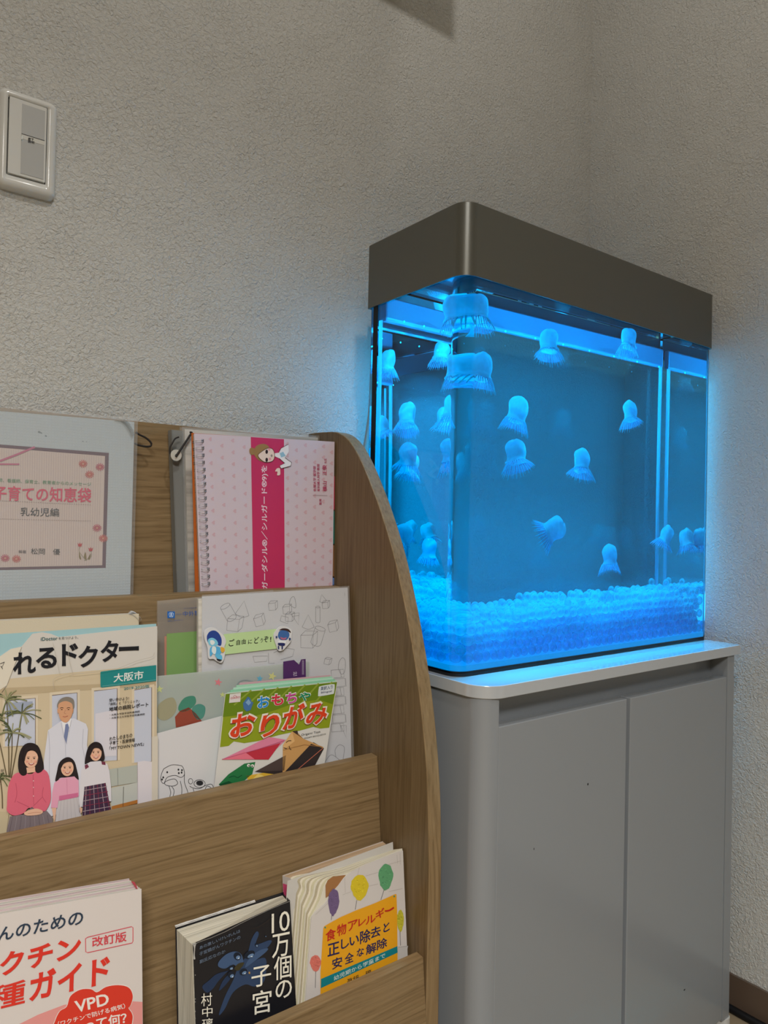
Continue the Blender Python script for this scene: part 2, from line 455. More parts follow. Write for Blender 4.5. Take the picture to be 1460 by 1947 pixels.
def shift(c, dx=0, dy=0, dz=0): return [p + Vector((dx, dy, dz)) for p in c]
def inset(c, l=0, r=0, t=0, b=0):
    TL, TR, BR, BL = c
    u = (TR - TL).normalized(); d = (BL - TL).normalized()
    return [TL + u * l + d * t, TR - u * r + d * t, BR - u * r - d * b, BL + u * l - d * b]
def place(pl, TL, TR, BR, BL, zf):
    """front-face corners from pixels, edges carried down to zf"""
    return [on_plane(*TL, pl), on_plane(*TR, pl), low(pl, TR, BR, zf), low(pl, TL, BL, zf)]
def left_of(c, width):
    """extend the left side so that the sheet is width wide"""
    TL, TR, BR, BL = c
    u = (TR - TL).normalized()
    nTL = TR - u * width; u2 = (BR - BL).normalized()
    return [nTL, TR, BR, BR - u2 * width]
def thing_at(name, c, th, label, cat, group=None):
    loc = (c[2] + c[3]) / 2 + Vector((0, th / 2, 0))
    return root(name, loc, label, cat, group)

# ================================================================== TOP POCKET
# --- childcare magazine in a clear sleeve
pl = bplane(0, 0.022)
c = left_of(place(pl, (0, 780), (257, 801), (249, 1137), (0, 1148), POCK[0]), 0.205)
th = 0.013
mg = thing_at('magazine', c, th, 'pale blue waffle-textured parenting magazine with pink Japanese title, top left of the rack', 'magazine')
WAF = mat('waffle_cover', alb((176, 184, 188)), 0.5, 0.3)
nt = WAF.node_tree; tc = nt.nodes.new('ShaderNodeTexCoord'); br = nt.nodes.new('ShaderNodeTexBrick')
mp = nt.nodes.new('ShaderNodeMapping'); mp.inputs['Rotation'].default_value = (PI / 2, 0, 0)
br.inputs['Scale'].default_value = 1.0; br.inputs['Brick Width'].default_value = 0.0033; br.inputs['Row Height'].default_value = 0.0033
br.inputs['Mortar Size'].default_value = 0.0005; br.inputs['Mortar Smooth'].default_value = 0.3; br.offset = 0.0
nt.links.new(tc.outputs['Object'], mp.inputs['Vector']); nt.links.new(mp.outputs['Vector'], br.inputs['Vector'])
bp = nt.nodes.new('ShaderNodeBump'); bp.inputs['Strength'].default_value = 0.6; bp.inputs['Distance'].default_value = 0.0008
nt.links.new(br.outputs['Fac'], bp.inputs['Height']); nt.links.new(bp.outputs['Normal'], nt.nodes['Principled BSDF'].inputs['Normal'])
leaf(shift(inset(c, r=0.004, t=0.003), dy=0.0012), th - 0.0024, 'page_block', page_mat('pages_white', (205, 200, 190)), mg)
leaf(shift(c, dy=th - 0.001), 0.001, 'back_cover', WAF, mg)
fc = leaf(inset(c, r=0.001, t=0.001), 0.0012, 'front_cover', WAF, mg)
a = Art(pl, (0, 740, 3.65))
XL_ = -330
a.poly([(XL_, 358), (755, 442), (733, 1240), (XL_, 1262)], (92, 66, 78), 1)
a.poly([(XL_, 380), (728, 464), (709, 1222), (XL_, 1243)], (196, 180, 172), 2)
for k in range(62):
    x = -300 + k * 16.4
    a.line([(x, 380 + (x + 330) * 0.08 + 4), (x - (x + 300) * 0.02, 1238 - (x + 330) * .02)], 3, (178, 160, 158), 3, smooth=False)
a.line([(-60, 520), (0, 498), (120, 452), (240, 402)], 14, (178, 92, 122), 5, smooth=False)
a.line([(-60, 520), (133, 521)], 11, (178, 92, 122), 5, smooth=False)
a.text('師、看護師、保育士、教育者からのメッセージ', (-12, 645), (630, 674), (-11, 618), (96, 140, 104), 0.01, 5)
a.text('子育ての知恵袋', (-48, 772), (632, 790), (-45, 668), (196, 52, 88), 0.035, 5)
for y0_, y1_ in ((760, 803), (893, 915)):
    for k in range(60):
        x = -300 + k * 15.6; y = y0_ + (y1_ - y0_) * (x + 300) / 920
        a.line([(x, y), (x + 8, y + .3)], 2.5, (110, 95, 90), 5, smooth=False)
a.text('乳幼児編', (140, 880), (408, 886), (142, 820), (35, 32, 36), 0.012, 5)
a.text('編著', (127, 1137), (180, 1140), (128, 1115), (95, 85, 85), 0.01, 5)
a.text('松岡　優', (213, 1145), (415, 1150), (214, 1103), (38, 35, 38), 0.008, 5)
for i, (x, y) in enumerate(((575, 518), (693, 540), (620, 592), (672, 963), (715, 1035), (35, 1172), (113, 1177))):
    for k in range(13):
        t = 2 * PI * k / 13 + i
        a.line([(x + 8 * math.cos(t), y + 7 * math.sin(t)), (x + 31 * math.cos(t), y + 27 * math.sin(t))], 6, ((186, 92, 84), (176, 80, 96))[i % 2], 5, smooth=False)
    a.disc(x, y, 6, 6, 0, (200, 150, 120), 5)
for x, y, q in ((553, 1078, -1), (628, 1110, 1)):
    a.poly([(x - 17, y - 12), (x - 6, y - 2), (x, y - 16), (x + 6, y - 2), (x + 17, y - 12), (x + 10, y + 14), (x - 10, y + 14)], (172, 42, 48), 5)
    a.line([(x, y + 14), (x + 4 * q, y + 50), (590 - 8 * q, 1190)], 3, (128, 122, 84), 5)
for pts in (((548, 1130), (562, 1180), (548, 1170)), ((592, 1130), (598, 1180), (580, 1165)), ((628, 1140), (622, 1180), (608, 1175))):
    a.blob(pts, (118, 100, 52), 5)
for x, y, r_ in ((272, 298, 11), (286, 304, 7), (318, 325, 8), (575, 362, 5), (600, 365, 4)):
    a.blob([(x - r_, y), (x, y - r_ * .8), (x + r_, y + 2), (x + 2, y + r_ * .7)], (120, 130, 132), 1)
a.build('cover_print', mg)
# curled dog-eared top right corner
CUR = ink((196, 196, 194))
mb = MB(); us = [on_plane(262 - 40 + k * 4, 796 + 3 + k * 0.25, pl) for k in range(10)]
for lay in range(4):
    P = []
    for k in range(8):
        t = k / 7; P.append(on_plane(218 + 34 * t + lay * 1.6, 797.5 + 3.0 * t + 30 * t ** 3 - lay * 1.2, (pl[0] - 0.002 - 0.002 * t + lay * 0.0007, pl[1])))
    for k in range(7):
        mb.add([P[k], P[k + 1], P[k + 1] + Vector((0.001, 0.006, 0.001)), P[k] + Vector((0, 0.006, 0.001))], [(0, 1, 2, 3)])
mb.build('curled_pages', CUR, mg, True)
SLV = clear_plastic('clear_sleeve', (0.72, 0.74, 0.76), 0.10, 0.3)
sl = left_of(place((pl[0] - 0.0035, SL), (0, 772), (262.5, 795), (253, 1137), (0, 1148), POCK[0]), 0.212)
leaf(sl, 0.0003, 'clear_sleeve', SLV, mg)
leaf(shift(sl, dy=th + 0.0065), 0.0003, 'clear_sleeve', SLV, mg)
CORD = mat('dark_elastic_cord', (0.022, 0.018, 0.017), 0.5, 0.3)
cp = (pl[0] + 0.004, SL)
MB().tube([on_plane(x, y, cp) for x, y in catmull([(258, 822), (266, 827), (278, 833), (287, 842), (286, 848), (276, 849), (262, 846), (256, 843)], False, 5)], 0.0013, 8).build('binding_cord', CORD, mg, True)

# --- grey translucent binder and white document sleeve behind the spiral booklet
plb = bplane(0, 0.016)
c = place(plb, (326, 817), (560, 838), (556, 1128), (337, 1130), POCK[0])
bd = thing_at('binder', c, 0.012, 'grey translucent plastic binder at the back of the top pocket, right half', 'binder')
GRP = clear_plastic('grey_translucent_plastic', (0.30, 0.31, 0.30), 0.62, 0.3)
c2 = shift(c, dy=0.0115)
leaf(c, 0.0008, 'front_cover', GRP, bd, 0.0003)
leaf(c2, 0.0008, 'back_cover', GRP, bd, 0.0003)
TL, TR, BR, BL = c
leaf([TL, TL + (TR - TL).normalized() * 0.001, BL + (BR - BL).normalized() * 0.001, BL], 0.0122, 'spine', GRP, bd)
leaf(shift(inset(c, l=0.004, t=0.006), dy=0.002), 0.007, 'paper_stack', page_mat('pages_grey', (150, 150, 146)), bd)

pls = (0.8915, 0.09)
c = place(pls, (346, 811), (613, 829), (606, 1128), (354, 1130), POCK[0])
c[1].x = min(c[1].x, XS - 0.002); c[2].x = min(c[2].x, XS - 0.002)
ds = thing_at('document_sleeve', c, 0.008, 'clear document sleeve with a round tag on dark cord, behind the pink spiral booklet', 'document sleeve')
leaf(shift(inset(c, l=0.004, t=0.003, r=0.002), dy=0.0012), 0.005, 'paper_stack', page_mat('pages_white', (205, 200, 190)), ds)
leaf(c, 0.0005, 'front_film', SLV, ds)
leaf(shift(c, dy=0.0075), 0.0005, 'back_film', SLV, ds)
tagp = (pls[0] - 0.004, pls[1])
ctr = on_plane(335, 865.5, tagp)
mb = MB(); n = 22; ru, ri = 0.0072, 0.0016
for k in range(n):
    t = 2 * PI * k / n; t2 = 2 * PI * (k + 1) / n
    q = [ctr + Vector((r_ * math.cos(x), d_, r_ * math.sin(x))) for x in (t, t2) for r_, d_ in ((ri, 0), (ru, 0), (ru, 0.001), (ri, 0.001))]
    mb.add(q, [(0, 1, 5, 4), (1, 2, 6, 5), (2, 3, 7, 6), (3, 0, 4, 7)])
mb.build('round_tag', mat('tag_white', (0.62, 0.61, 0.56), 0.4), ds)
tg2 = (tagp[0] - 0.0012, tagp[1])
MB().tube([on_plane(x, y, tg2) for x, y in catmull([(334, 868), (337, 864), (350, 845), (361, 828), (365, 823), (361, 822)], False, 5)], 0.00135, 8).build('cord', CORD, ds, True)
MB().tube([on_plane(x, y, (tagp[0] + 0.002, tagp[1])) for x, y in catmull([(331, 875), (325, 866), (323, 852), (328, 842), (333, 834), (340, 831)], False, 5)], 0.0010, 8).build('cord', CORD, ds, True)

# --- pink spiral booklet, turned on its side
plp = (0.858, 0.03)
c = place(plp, (369, 824), (636, 840), (632, 1113), (381, 1125), POCK[0])
sb = thing_at('spiral_booklet', c, 0.008, 'pink spiral-bound booklet with heart pattern and magenta band, turned sideways in the top pocket', 'booklet')
leaf(c, 0.0006, 'front_cover', ink((200, 186, 196)), sb)
leaf(shift(inset(c, l=0.001, t=0.001, r=0.001), dy=0.0008), 0.0055, 'page_block', page_mat('pages_white', (205, 200, 190)), sb)
ob = place((plp[0] + 0.0068, plp[1]), (364, 823), (634, 841), (630, 1113), (371, 1125), POCK[0])
ob[1].x = min(ob[1].x, XS - .001)
leaf(ob, 0.0008, 'orange_back_cover', ink((176, 92, 36)), sb)
a = Art(plp, (300, 780, 3.318), gain=1.22)
cTL, cTR, cBR, cBL = (228, 146), (1113, 205), (1101, 1108), (272, 1140)
def bil(s, t): return tuple((cTL[i] * (1 - s) + cTR[i] * s) * (1 - t) + (cBL[i] * (1 - s) + cBR[i] * s) * t for i in (0, 1))
HP = (196, 164, 174)
cols = (0.115, 0.197, 0.276, 0.356, 0.665, 0.73, 0.795, 0.862, 0.925, 0.983)
for i, s_ in enumerate(cols):
    for k in range(15):
        t = 0.03 + k * 0.0765 + (0.038 if i % 2 else 0)
        if t > 1.0: continue
        x, y = bil(s_, t); r_ = 12
        pts = []
        for q in range(14):
            g = 2 * PI * q / 14; hx = 16 * math.sin(g) ** 3; hy = 13 * math.cos(g) - 5 * math.cos(2 * g) - 2 * math.cos(3 * g) - math.cos(4 * g)
            pts.append((x + hy * 0.82, y + hx * 0.82))
        if s_ > 0.98: pts = [(min(p[0], bil(0.998, t)[0]), p[1]) for p in pts]
        a.poly(pts, HP, 1)
a.poly([(586, 169), (795, 183), (800, 1127), (602, 1137)], (186, 48, 92), 2)
a.text('(ガーダシル®／シルガード®9)を', (699, 1150), (694, 348), (654, 1150), (225, 205, 215), 0.03, 3)
# little line drawing of a person in a white coat
HB = (148, 116, 74); LN = (70, 48, 40)
a.blob([(577, 246), (590, 236), (606, 242), (612, 262), (604, 280), (590, 282), (578, 268)], HB, 4)
a.blob([(604, 262), (620, 226), (662, 212), (696, 226), (706, 262), (700, 300), (676, 326), (640, 318), (612, 292)], HB, 4)
a.blob([(630, 284), (652, 262), (690, 240), (722, 246), (735, 284), (722, 320), (676, 328), (644, 308)], (220, 200, 190), 5)
a.line([(630, 284), (652, 262), (690, 240), (722, 246), (735, 284), (722, 320), (676, 328), (644, 308)], 3, LN, 6, True)
for y in (262, 313): a.disc(684, y, 8, 13, 0, (48, 34, 40), 7)
a.disc(700, 246, 8, 10, 0, (214, 150, 160), 6); a.disc(705, 308, 8, 9, 0, (214, 150, 160), 6)
a.disc(712, 287, 3, 3, 0, LN, 7); a.line([(712, 278), (720, 287), (712, 296)], 2, LN, 7)
a.poly([(735, 272), (760, 268), (775, 240), (822, 214), (824, 262), (800, 300), (842, 330), (836, 352), (776, 368), (766, 350), (798, 334), (764, 304), (735, 290)], (222, 218, 222), 5)
a.line([(760, 268), (775, 240), (822, 214)], 3, LN, 6, smooth=False)
a.line([(800, 300), (842, 330), (836, 352), (776, 368), (766, 350), (798, 334), (764, 304)], 3, LN, 6, smooth=False)
a.poly([(766, 272), (788, 262), (804, 288), (776, 298)], (140, 180, 200), 6)
a.blob([(766, 366), (748, 368), (738, 386), (752, 388), (750, 410), (768, 408), (770, 386)], (220, 200, 190), 6)
MG = (170, 56, 92)
a.text('横山　正俊', (1066, 512), (1063, 345), (1039, 512), MG, 0.025, 4)
a.text('先生', (1065, 335), (1063, 303), (1050, 335), MG, 0.01, 4)
a.text('佐賀大学 医学部', (998, 512), (996, 352), (980, 512), MG, 0.015, 4)
a.text('産科婦人科学 教授', (1021, 512), (1019, 338), (1004, 512), MG, 0.015, 4)
a.text('監修', (1032, 596), (1031, 558), (1017, 596), MG, 0.02, 4)
a.line([(978, 535), (1068, 538)], 2, (150, 130, 140), 4, smooth=False)
NW = 21
hole = []
for k in range(NW):
    t = 0.045 + k * (0.955 / NW)
    x0, y0 = bil(0.055, t); x0 += 6 if k > 3 else 3
    a.rect(x0 - 8, y0 - 10, x0 + 8, y0 - 2, (28, 26, 30), 2); a.rect(x0 - 8, y0 + 1, x0 + 8, y0 + 9, (28, 26, 30), 2)
    hole.append(((x0 + 2) / 3.318 + 300, y0 / 3.318 + 780))
a.build('cover_print', sb)
mb = MB()
for hx, hy in hole:
    for dy in (-1.8, 1.4):
        e_ = on_plane(hx, hy + dy, plp)
        L = on_plane(hx - 15.5, hy + dy + 1.2, plp) - e_
        pts = []
        for q in range(9):
            g = PI * q / 8
            pts.append(e_ + L * (0.5 - 0.5 * math.cos(g)) + Vector((0, -0.0038 * math.sin(g) - 0.0004 + (0.004 * max(0, q - 6)), 0)))
        mb.tube(pts, 0.00042, 6)
mb.build('spiral_wire', mat('white_wire', (0.62, 0.60, 0.62), 0.35, 0.5), sb, True)
for ya, yb, col, tx in ((905, 969, (186, 44, 78), ''), (971, 1034, (30, 108, 98), 'がんって'), (1036, 1096, (128, 92, 62), 'HPVワクチンって'), (1098, 1112, (96, 122, 172), '')):
    tp = (plp[0] + 0.002, plp[1])
    c = [on_plane(632, ya, tp), on_plane(640.5, ya + 1, tp), on_plane(640.0, yb, tp), on_plane(631, yb, tp)]
    for q in (1, 2): c[q].x = min(c[q].x, XS - .0005)
    leaf(c, 0.0006, 'index_tab', ink(col), sb)

# ================================================================== MIDDLE POCKET
# --- cream book behind the doctor magazine
pl = bplane(1, 0.018)
c = left_of(place(pl, (0, 1180), (264, 1167), (262, 1400), (0, 1420), POCK[1]), 0.150)
cb = thing_at('book', c, 0.010, 'cream book with curled corner mostly hidden behind the doctor magazine', 'book')
leaf(c, 0.0008, 'front_cover', mat('cream_cover', alb((205, 192, 168)), 0.6, 0.2, bump=(900, 0.3, 0.0005)), cb)
leaf(shift(inset(c, r=.001), dy=0.001), 0.008, 'page_block', page_mat('pages_white', (205, 200, 190)), cb)
leaf(shift(c, dy=0.0092), 0.0008, 'back_cover', MATS['cream_cover'], cb)
mb = MB()
for lay in range(4):
    P = [on_plane(246 + 20 * t + lay * 1.4, 1167.5 + 16 * t ** 2 - lay * 1.2, (pl[0] - 0.001 + lay * 0.0006, pl[1])) for t in [k / 7 for k in range(8)]]
    for k in range(7): mb.add([P[k], P[k + 1], P[k + 1] + Vector((0.001, 0.005, 0.001)), P[k] + Vector((0, 0.005, 0.001))], [(0, 1, 2, 3)])
mb.build('curled_pages', CUR, cb, True)

# --- clear folder with green origami paper
pl = bplane(1, 0.010)
c = place(pl, (300, 1143), (520, 1122), (520, 1440), (299, 1500), POCK[1])
gf = thing_at('plastic_folder', c, 0.0035, 'clear folder with small blue logo and green paper, left of the colouring sheets', 'plastic folder')
TR_ = clear_plastic('folder_film', (0.50, 0.47, 0.44), 0.16, 0.3)
leaf(shift(c, dy=0.003), 0.0003, 'back_film', TR_, gf)
pq = (pl[0] + 0.0012, SL)
g0 = place(pq, (313, 1210), (382, 1204), (386, 1400), (313, 1400), POCK[1] + .01)
leaf(shift(g0, dy=0.0006), 0.0004, 'orange_paper', ink((206, 120, 84)), gf)
g1 = place(pq, (317, 1205), (400, 1198), (400, 1400), (316, 1400), POCK[1] + .01)
leaf(g1, 0.0004, 'green_paper', ink((104, 170, 32)), gf)
leaf(c, 0.0003, 'front_film', TR_, gf)
a = Art(pl, (280, 1100, 3.042))
BL_ = (30, 96, 172)
a.rect(116, 190, 159, 229, BL_, 1)
a.line([(126, 212), (126, 202), (134, 198), (132, 222), (126, 214)], 2.6, (190, 205, 225), 2); a.line([(150, 212), (150, 202), (142, 198), (144, 222), (150, 214)], 2.6, (190, 205, 225), 2)
a.line([(138, 194), (138, 225)], 2.6, (190, 205, 225), 2, smooth=False)
a.text('中外製薬', (206, 218), (340, 212), (205, 190), (52, 88, 160), 0.0, 2)
a.rect(165, 205, 198, 207, (70, 100, 150), 2); a.rect(350, 180, 351, 214, (90, 100, 140), 2)
a.text('すべての革新は患者さんのために', (210, 178), (350, 166), (210, 170), (80, 90, 130), 0.0, 2)
a.text('創造で、想像を超える。', (118, 250), (208, 242), (118, 243), (70, 90, 140), 0.0, 2)
a.build('logo_print', gf)

# --- colouring sheets in a clear sleeve
pl = bplane(1, 0.028)
c = place(pl, (384, 1134), (661, 1117), (668, 1442), (383, 1470), POCK[1])
for q in (1, 2): c[q].x = min(c[q].x, XS - .003)
cs = thing_at('colouring_sheets', c, 0.008, 'stack of white line-drawn colouring sheets in a clear sleeve under the handwritten note', 'paper')
SHT = ink((198, 198, 202))
leaf(c, 0.0004, 'top_sheet', SHT, cs)
st = place((pl[0] + 0.0008, SL), (377, 1139), (655, 1121), (662, 1442), (377, 1470), POCK[1])
leaf(st, 0.005, 'sheet_stack', page_mat('pages_white', (205, 200, 190)), cs)
a = Art(pl, (280, 1100, 3.042))
G = (118, 118, 122)
def cube(x, y, s, r=0.0):
    ca, sa = math.cos(r), math.sin(r)
    def T(u, v): return (x + u * ca - v * sa, y + u * sa + v * ca)
    a.line([T(0, s * .3), T(s * .75, s * .2), T(s * .8, s), T(s * .08, s * 1.05)], 2.6, G, 1, True, False)
    a.line([T(0, s * .3), T(s * .25, 0), T(s, -s * .05), T(s * 1.02, s * .7), T(s * .8, s)], 2.6, G, 1, smooth=False)
    a.line([T(s, -s * .05), T(s * .75, s * .2)], 2.6, G, 1, smooth=False)
def cyl(x, y, w_, h, r=0.0):
    ca, sa = math.cos(r), math.sin(r)
    def T(u, v): return (x + u * ca - v * sa, y + u * sa + v * ca)
    a.line([T(w_ * math.cos(t) / 2, w_ * .2 * math.sin(t)) for t in [k * PI / 6 for k in range(12)]], 2.4, G, 1, True)
    a.line([T(-w_ / 2, 0), T(-w_ / 2, h)], 2.4, G, 1, smooth=False); a.line([T(w_ / 2, 0), T(w_ / 2, h)], 2.4, G, 1, smooth=False)
    a.line([T(-w_ / 2, h), T(-w_ / 4, h + w_ * .2), T(w_ / 4, h + w_ * .2), T(w_ / 2, h)], 2.4, G, 1)
def cone(x, y, s, r=0.0):
    ca, sa = math.cos(r), math.sin(r)
    def T(u, v): return (x + u * ca - v * sa, y + u * sa + v * ca)
    a.line([T(-s / 2, s), T(0, 0), T(s / 2, s)], 2.4, G, 1, smooth=False); a.line([T(-s / 2, s), T(0, s * 1.2), T(s / 2, s)], 2.4, G, 1)
cube(700, 130, 52); cube(782, 150, 52); cube(800, 192, 52, .1); cube(1010, 128, 44); cone(1008, 92, 40, -.2)
cyl(986, 165, 25, 85); a.line([(820, 150), (828, 118), (845, 104), (856, 128), (856, 170), (820, 150)], 2.6, G, 1)
a.line([(830, 205), (878, 198), (874, 268), (830, 205)], 2.6, G, 1, smooth=False); a.line([(838, 218), (878, 214)], 2.2, G, 1, smooth=False)
a.line([(768, 245), (775, 215), (815, 225), (812, 262), (768, 245)], 2.6, G, 1, smooth=False)
cyl(450, 160, 60, 80, -.5); cube(470, 205, 90, .2); cone(560, 130, 80, .15); cube(610, 215, 64, -.2)
a.rect(0, 0, 0.1, 0.1, G, 1)
a.line([(610, 450), (620, 485), (690, 478), (695, 448), (610, 450)], 2.6, G, 1, smooth=False)
a.line([(700, 430), (702, 490), (735, 490)], 2.6, G, 1, smooth=False); a.line([(730, 430), (790, 400), (850, 410), (840, 450), (770, 470)], 2.6, G, 1, smooth=False)
cube(1030, 452, 40, .3); cube(1060, 460, 1, 0)
cube(890, 300, 95, .1); cyl(1000, 290, 60, 90, .3); cone(930, 210, 70, 0); cube(1040, 250, 60, -.15)
a.line([(1104, 520), (1110, 480), (1130, 458), (1145, 480), (1140, 540), (1120, 552), (1104, 520)], 2.6, G, 1)
for i in range(7):
    y = 530 + i * 52; x = 1062 + (i % 2) * 8
    a.line([(x, y), (x + 72, y - 5), (x + 76, y + 40), (x + 4, y + 46)], 2.6, G, 1, True, False)
    a.line([(x + 52 + 24 * (i % 2), y - 5), (x + 60 + 20 * (i % 2), y + 42)], 2.2, G, 1, smooth=False)
a.line([(1118, 850), (1150, 850), (1150, 920), (1118, 850)], 2.6, G, 1, smooth=False)
a.line([(1090, 1030), (1086, 990), (1110, 962), (1138, 975), (1136, 1020), (1128, 1060)], 2.6, G, 1)
a.line([(1022, 1070), (1060, 1020), (1100, 1040), (1120, 1060)], 2.6, G, 1)
a.rect(1140, 80, 1141.5, 102, G, 1)
a.build('line_drawing', cs)
s2 = place((pl[0] - 0.0012, SL), (384, 1131), (664, 1114), (673, 1442), (383, 1470), POCK[1])
for q in (1, 2): s2[q].x = min(s2[q].x, XS - .001)
leaf(s2, 0.0003, 'clear_sleeve', clear_plastic('sleeve_film', (0.75, 0.76, 0.78), 0.13, 0.25), cs)

# --- handwritten note with two stickers, taped on the sleeve
pn = (pl[0] - 0.0022, SL)
fr = (380, 1170, 7.3)
a = Art(pn, fr)
def corners(pts, plane, fr): return [on_plane(fr[0] + x / fr[2], fr[1] + y / fr[2], plane) for x, y in pts]
c = corners([(330, 262), (1075, 188), (1075, 462), (335, 545)], pn, fr)
nn = root('note_strip', (c[0] + c[2]) / 2, 'pale green paper strip with handwritten Japanese invitation, stuck on the colouring sheets', 'note')
leaf(c, 0.0003, 'paper_strip', ink((180, 206, 150)), nn)
K_ = (24, 24, 26)
chs = [('ご', 400, 330, 478, 432), ('自', 505, 338, 556, 416), ('由', 578, 328, 634, 404), ('に', 668, 336, 722, 398), ('ど', 752, 300, 818, 394), ('う', 838, 318, 872, 380), ('ぞ', 884, 292, 950, 376), ('！', 972, 300, 990, 368)]
for ch, x0, y0, x1, y1 in chs:
    a.text(ch, (x0, y1), (x1, y1 - 8), (x0 + 2, y0 + 4), K_, 0.02, 1)
a.build('handwriting', nn)
ps = (pn[0] - 0.0022, SL)
def sticker(name, label, outline, shapes):
    c = corners(catmull(outline, True, 4), ps, fr)
    ctr = Vector((0, 0, 0))
    for p in c: ctr += p
    t = root(name, ctr / len(c), label, 'sticker')
    leaf(c, 0.0018, 'white_backing', mat('sticker_white', (0.72, 0.72, 0.74), 0.25, 0.4), t)
    s_ = Art(ps, fr)
    for lv, (pts, col) in enumerate(shapes): s_.blob(pts, col, 1 + lv, 4)
    s_.build('printed_figure', t); return t
sticker('sticker', 'larger white die-cut sticker of a blue-haired figure, left end of the note strip', [(60, 225), (95, 190), (150, 165), (215, 178), (290, 240), (345, 300), (362, 370), (340, 440), (350, 500), (335, 600), (300, 658), (240, 640), (190, 605), (125, 600), (112, 520), (108, 450), (72, 350), (60, 280)],
        [([(95, 300), (130, 230), (200, 210), (262, 250), (300, 330), (290, 420), (230, 400), (160, 330), (115, 380)], (40, 66, 138)),
         ([(110, 340), (165, 310), (225, 340), (250, 400), (190, 430), (130, 410)], (120, 190, 216)),
         ([(140, 350), (180, 345), (205, 375), (180, 410), (148, 398)], (216, 222, 222)),
         ([(140, 450), (200, 430), (270, 440), (300, 500), (240, 560), (190, 520), (140, 570)], (84, 168, 214)),
         ([(285, 440), (330, 450), (340, 490), (310, 515), (285, 490)], (212, 162, 58)),
         ([(170, 430), (215, 440), (220, 500), (200, 540), (160, 500)], (210, 222, 228)),
         ([(205, 545), (250, 530), (300, 560), (295, 620), (240, 600)], (92, 178, 216)),
         ([(225, 600), (260, 605), (295, 615), (270, 632), (235, 620)], (28, 32, 44))])
sticker('sticker', 'smaller white die-cut sticker of a blue round-headed figure, right end of the note', [(1025, 280), (1060, 210), (1120, 155), (1200, 155), (1272, 200), (1275, 280), (1262, 360), (1205, 430), (1150, 485), (1090, 490), (1062, 420), (1040, 360)],
        [([(1085, 260), (1110, 215), (1180, 205), (1235, 240), (1235, 300), (1190, 345), (1120, 340), (1085, 300)], (62, 100, 158)),
         ([(1098, 205), (1150, 180), (1225, 190), (1262, 240), (1200, 215), (1140, 205)], (62, 40, 36)),
         ([(1112, 300), (1160, 312), (1200, 305), (1180, 336), (1130, 334)], (170, 100, 128)),
         ([(1088, 350), (1150, 345), (1195, 350), (1180, 390), (1095, 385)], (216, 218, 222)),
         ([(1085, 382), (1170, 385), (1165, 420), (1090, 412)], (36, 42, 92)),
         ([(1078, 425), (1092, 425), (1095, 465), (1080, 465)], (36, 42, 92)),
         ([(1128, 425), (1144, 425), (1144, 465), (1128, 465)], (36, 42, 92)),
         ([(1045, 290), (1065, 285), (1068, 310), (1048, 312)], (40, 60, 110)),
         ([(1230, 310), (1252, 315), (1248, 340), (1228, 336)], (40, 60, 110))])

# --- frosted folder with stars, purple card inside it
pl = bplane(1, 0.0345)
c = place(pl, (297, 1286), (588, 1258), (585, 1400), (297, 1500), POCK[1])
ff = thing_at('plastic_folder', c, 0.002, 'frosted pale green folder with coloured stars, between the doctor magazine and the origami book', 'plastic folder')
FRO = clear_plastic('frosted_film', (0.58, 0.64, 0.60), 0.50, 0.4)
leaf(c, 0.0003, 'front_film', FRO, ff)
leaf(shift(c, dy=0.0016), 0.0003, 'back_film', clear_plastic('frosted_film_back', (0.60, 0.62, 0.60), 0.3, 0.4), ff)
a = Art(pl, (280, 1100, 3.042))
def star(x, y, r_, col, rot=0.0):
    a.poly([(x + (r_ if k % 2 == 0 else r_ * .42) * math.sin(rot + k * PI / 5), y - (r_ if k % 2 == 0 else r_ * .42) * math.cos(rot + k * PI / 5)) for k in range(10)], col, 1)
star(410, 600, 24, (206, 118, 128), .2); star(650, 578, 20, (96, 168, 196), .1); star(722, 565, 26, (196, 196, 130), .3); star(435, 672, 18, (190, 194, 130)); star(70, 640, 24, (184, 190, 130))
a.line([(512, 636), (530, 600), (570, 588), (620, 600)], 6, (130, 140, 140), 1)
a.blob([(60, 740), (100, 700), (150, 690), (170, 740), (150, 790), (100, 820), (60, 800)], (150, 146, 120), 1)
a.blob([(180, 740), (215, 690), (270, 680), (280, 720), (240, 760), (190, 770)], (66, 128, 108), 1)
a.blob([(262, 745), (300, 725), (335, 745), (325, 800), (290, 815), (262, 780)], (74, 132, 120), 1)
a.poly([(160, 800), (190, 765), (240, 745), (280, 780), (320, 830), (165, 862)], (140, 66, 50), 1)
a.build('printed_pattern', ff)
pc = bplane(1, 0.0365)
c = [on_plane(x, y, pc) for x, y in ((539, 1258), (559, 1255), (569, 1264), (573, 1254), (581, 1253), (582, 1330), (539, 1330))]
tm = root('drawing_template', c[5], 'dark purple plastic card with notched top edge, behind the origami book', 'card')
leaf(None, 0.0008, 'card', ink((74, 40, 92)), tm, outline=c)
a = Art(pc, (280, 1100, 3.042))
for k in range(14): a.rect(894, 474 + k * 6, 906, 476 + k * 6, (180, 170, 190), 1)
a.text('社', (842, 566), (866, 562), (843, 540), (200, 190, 205), 0, 1)
a.build('scale_marks', tm)

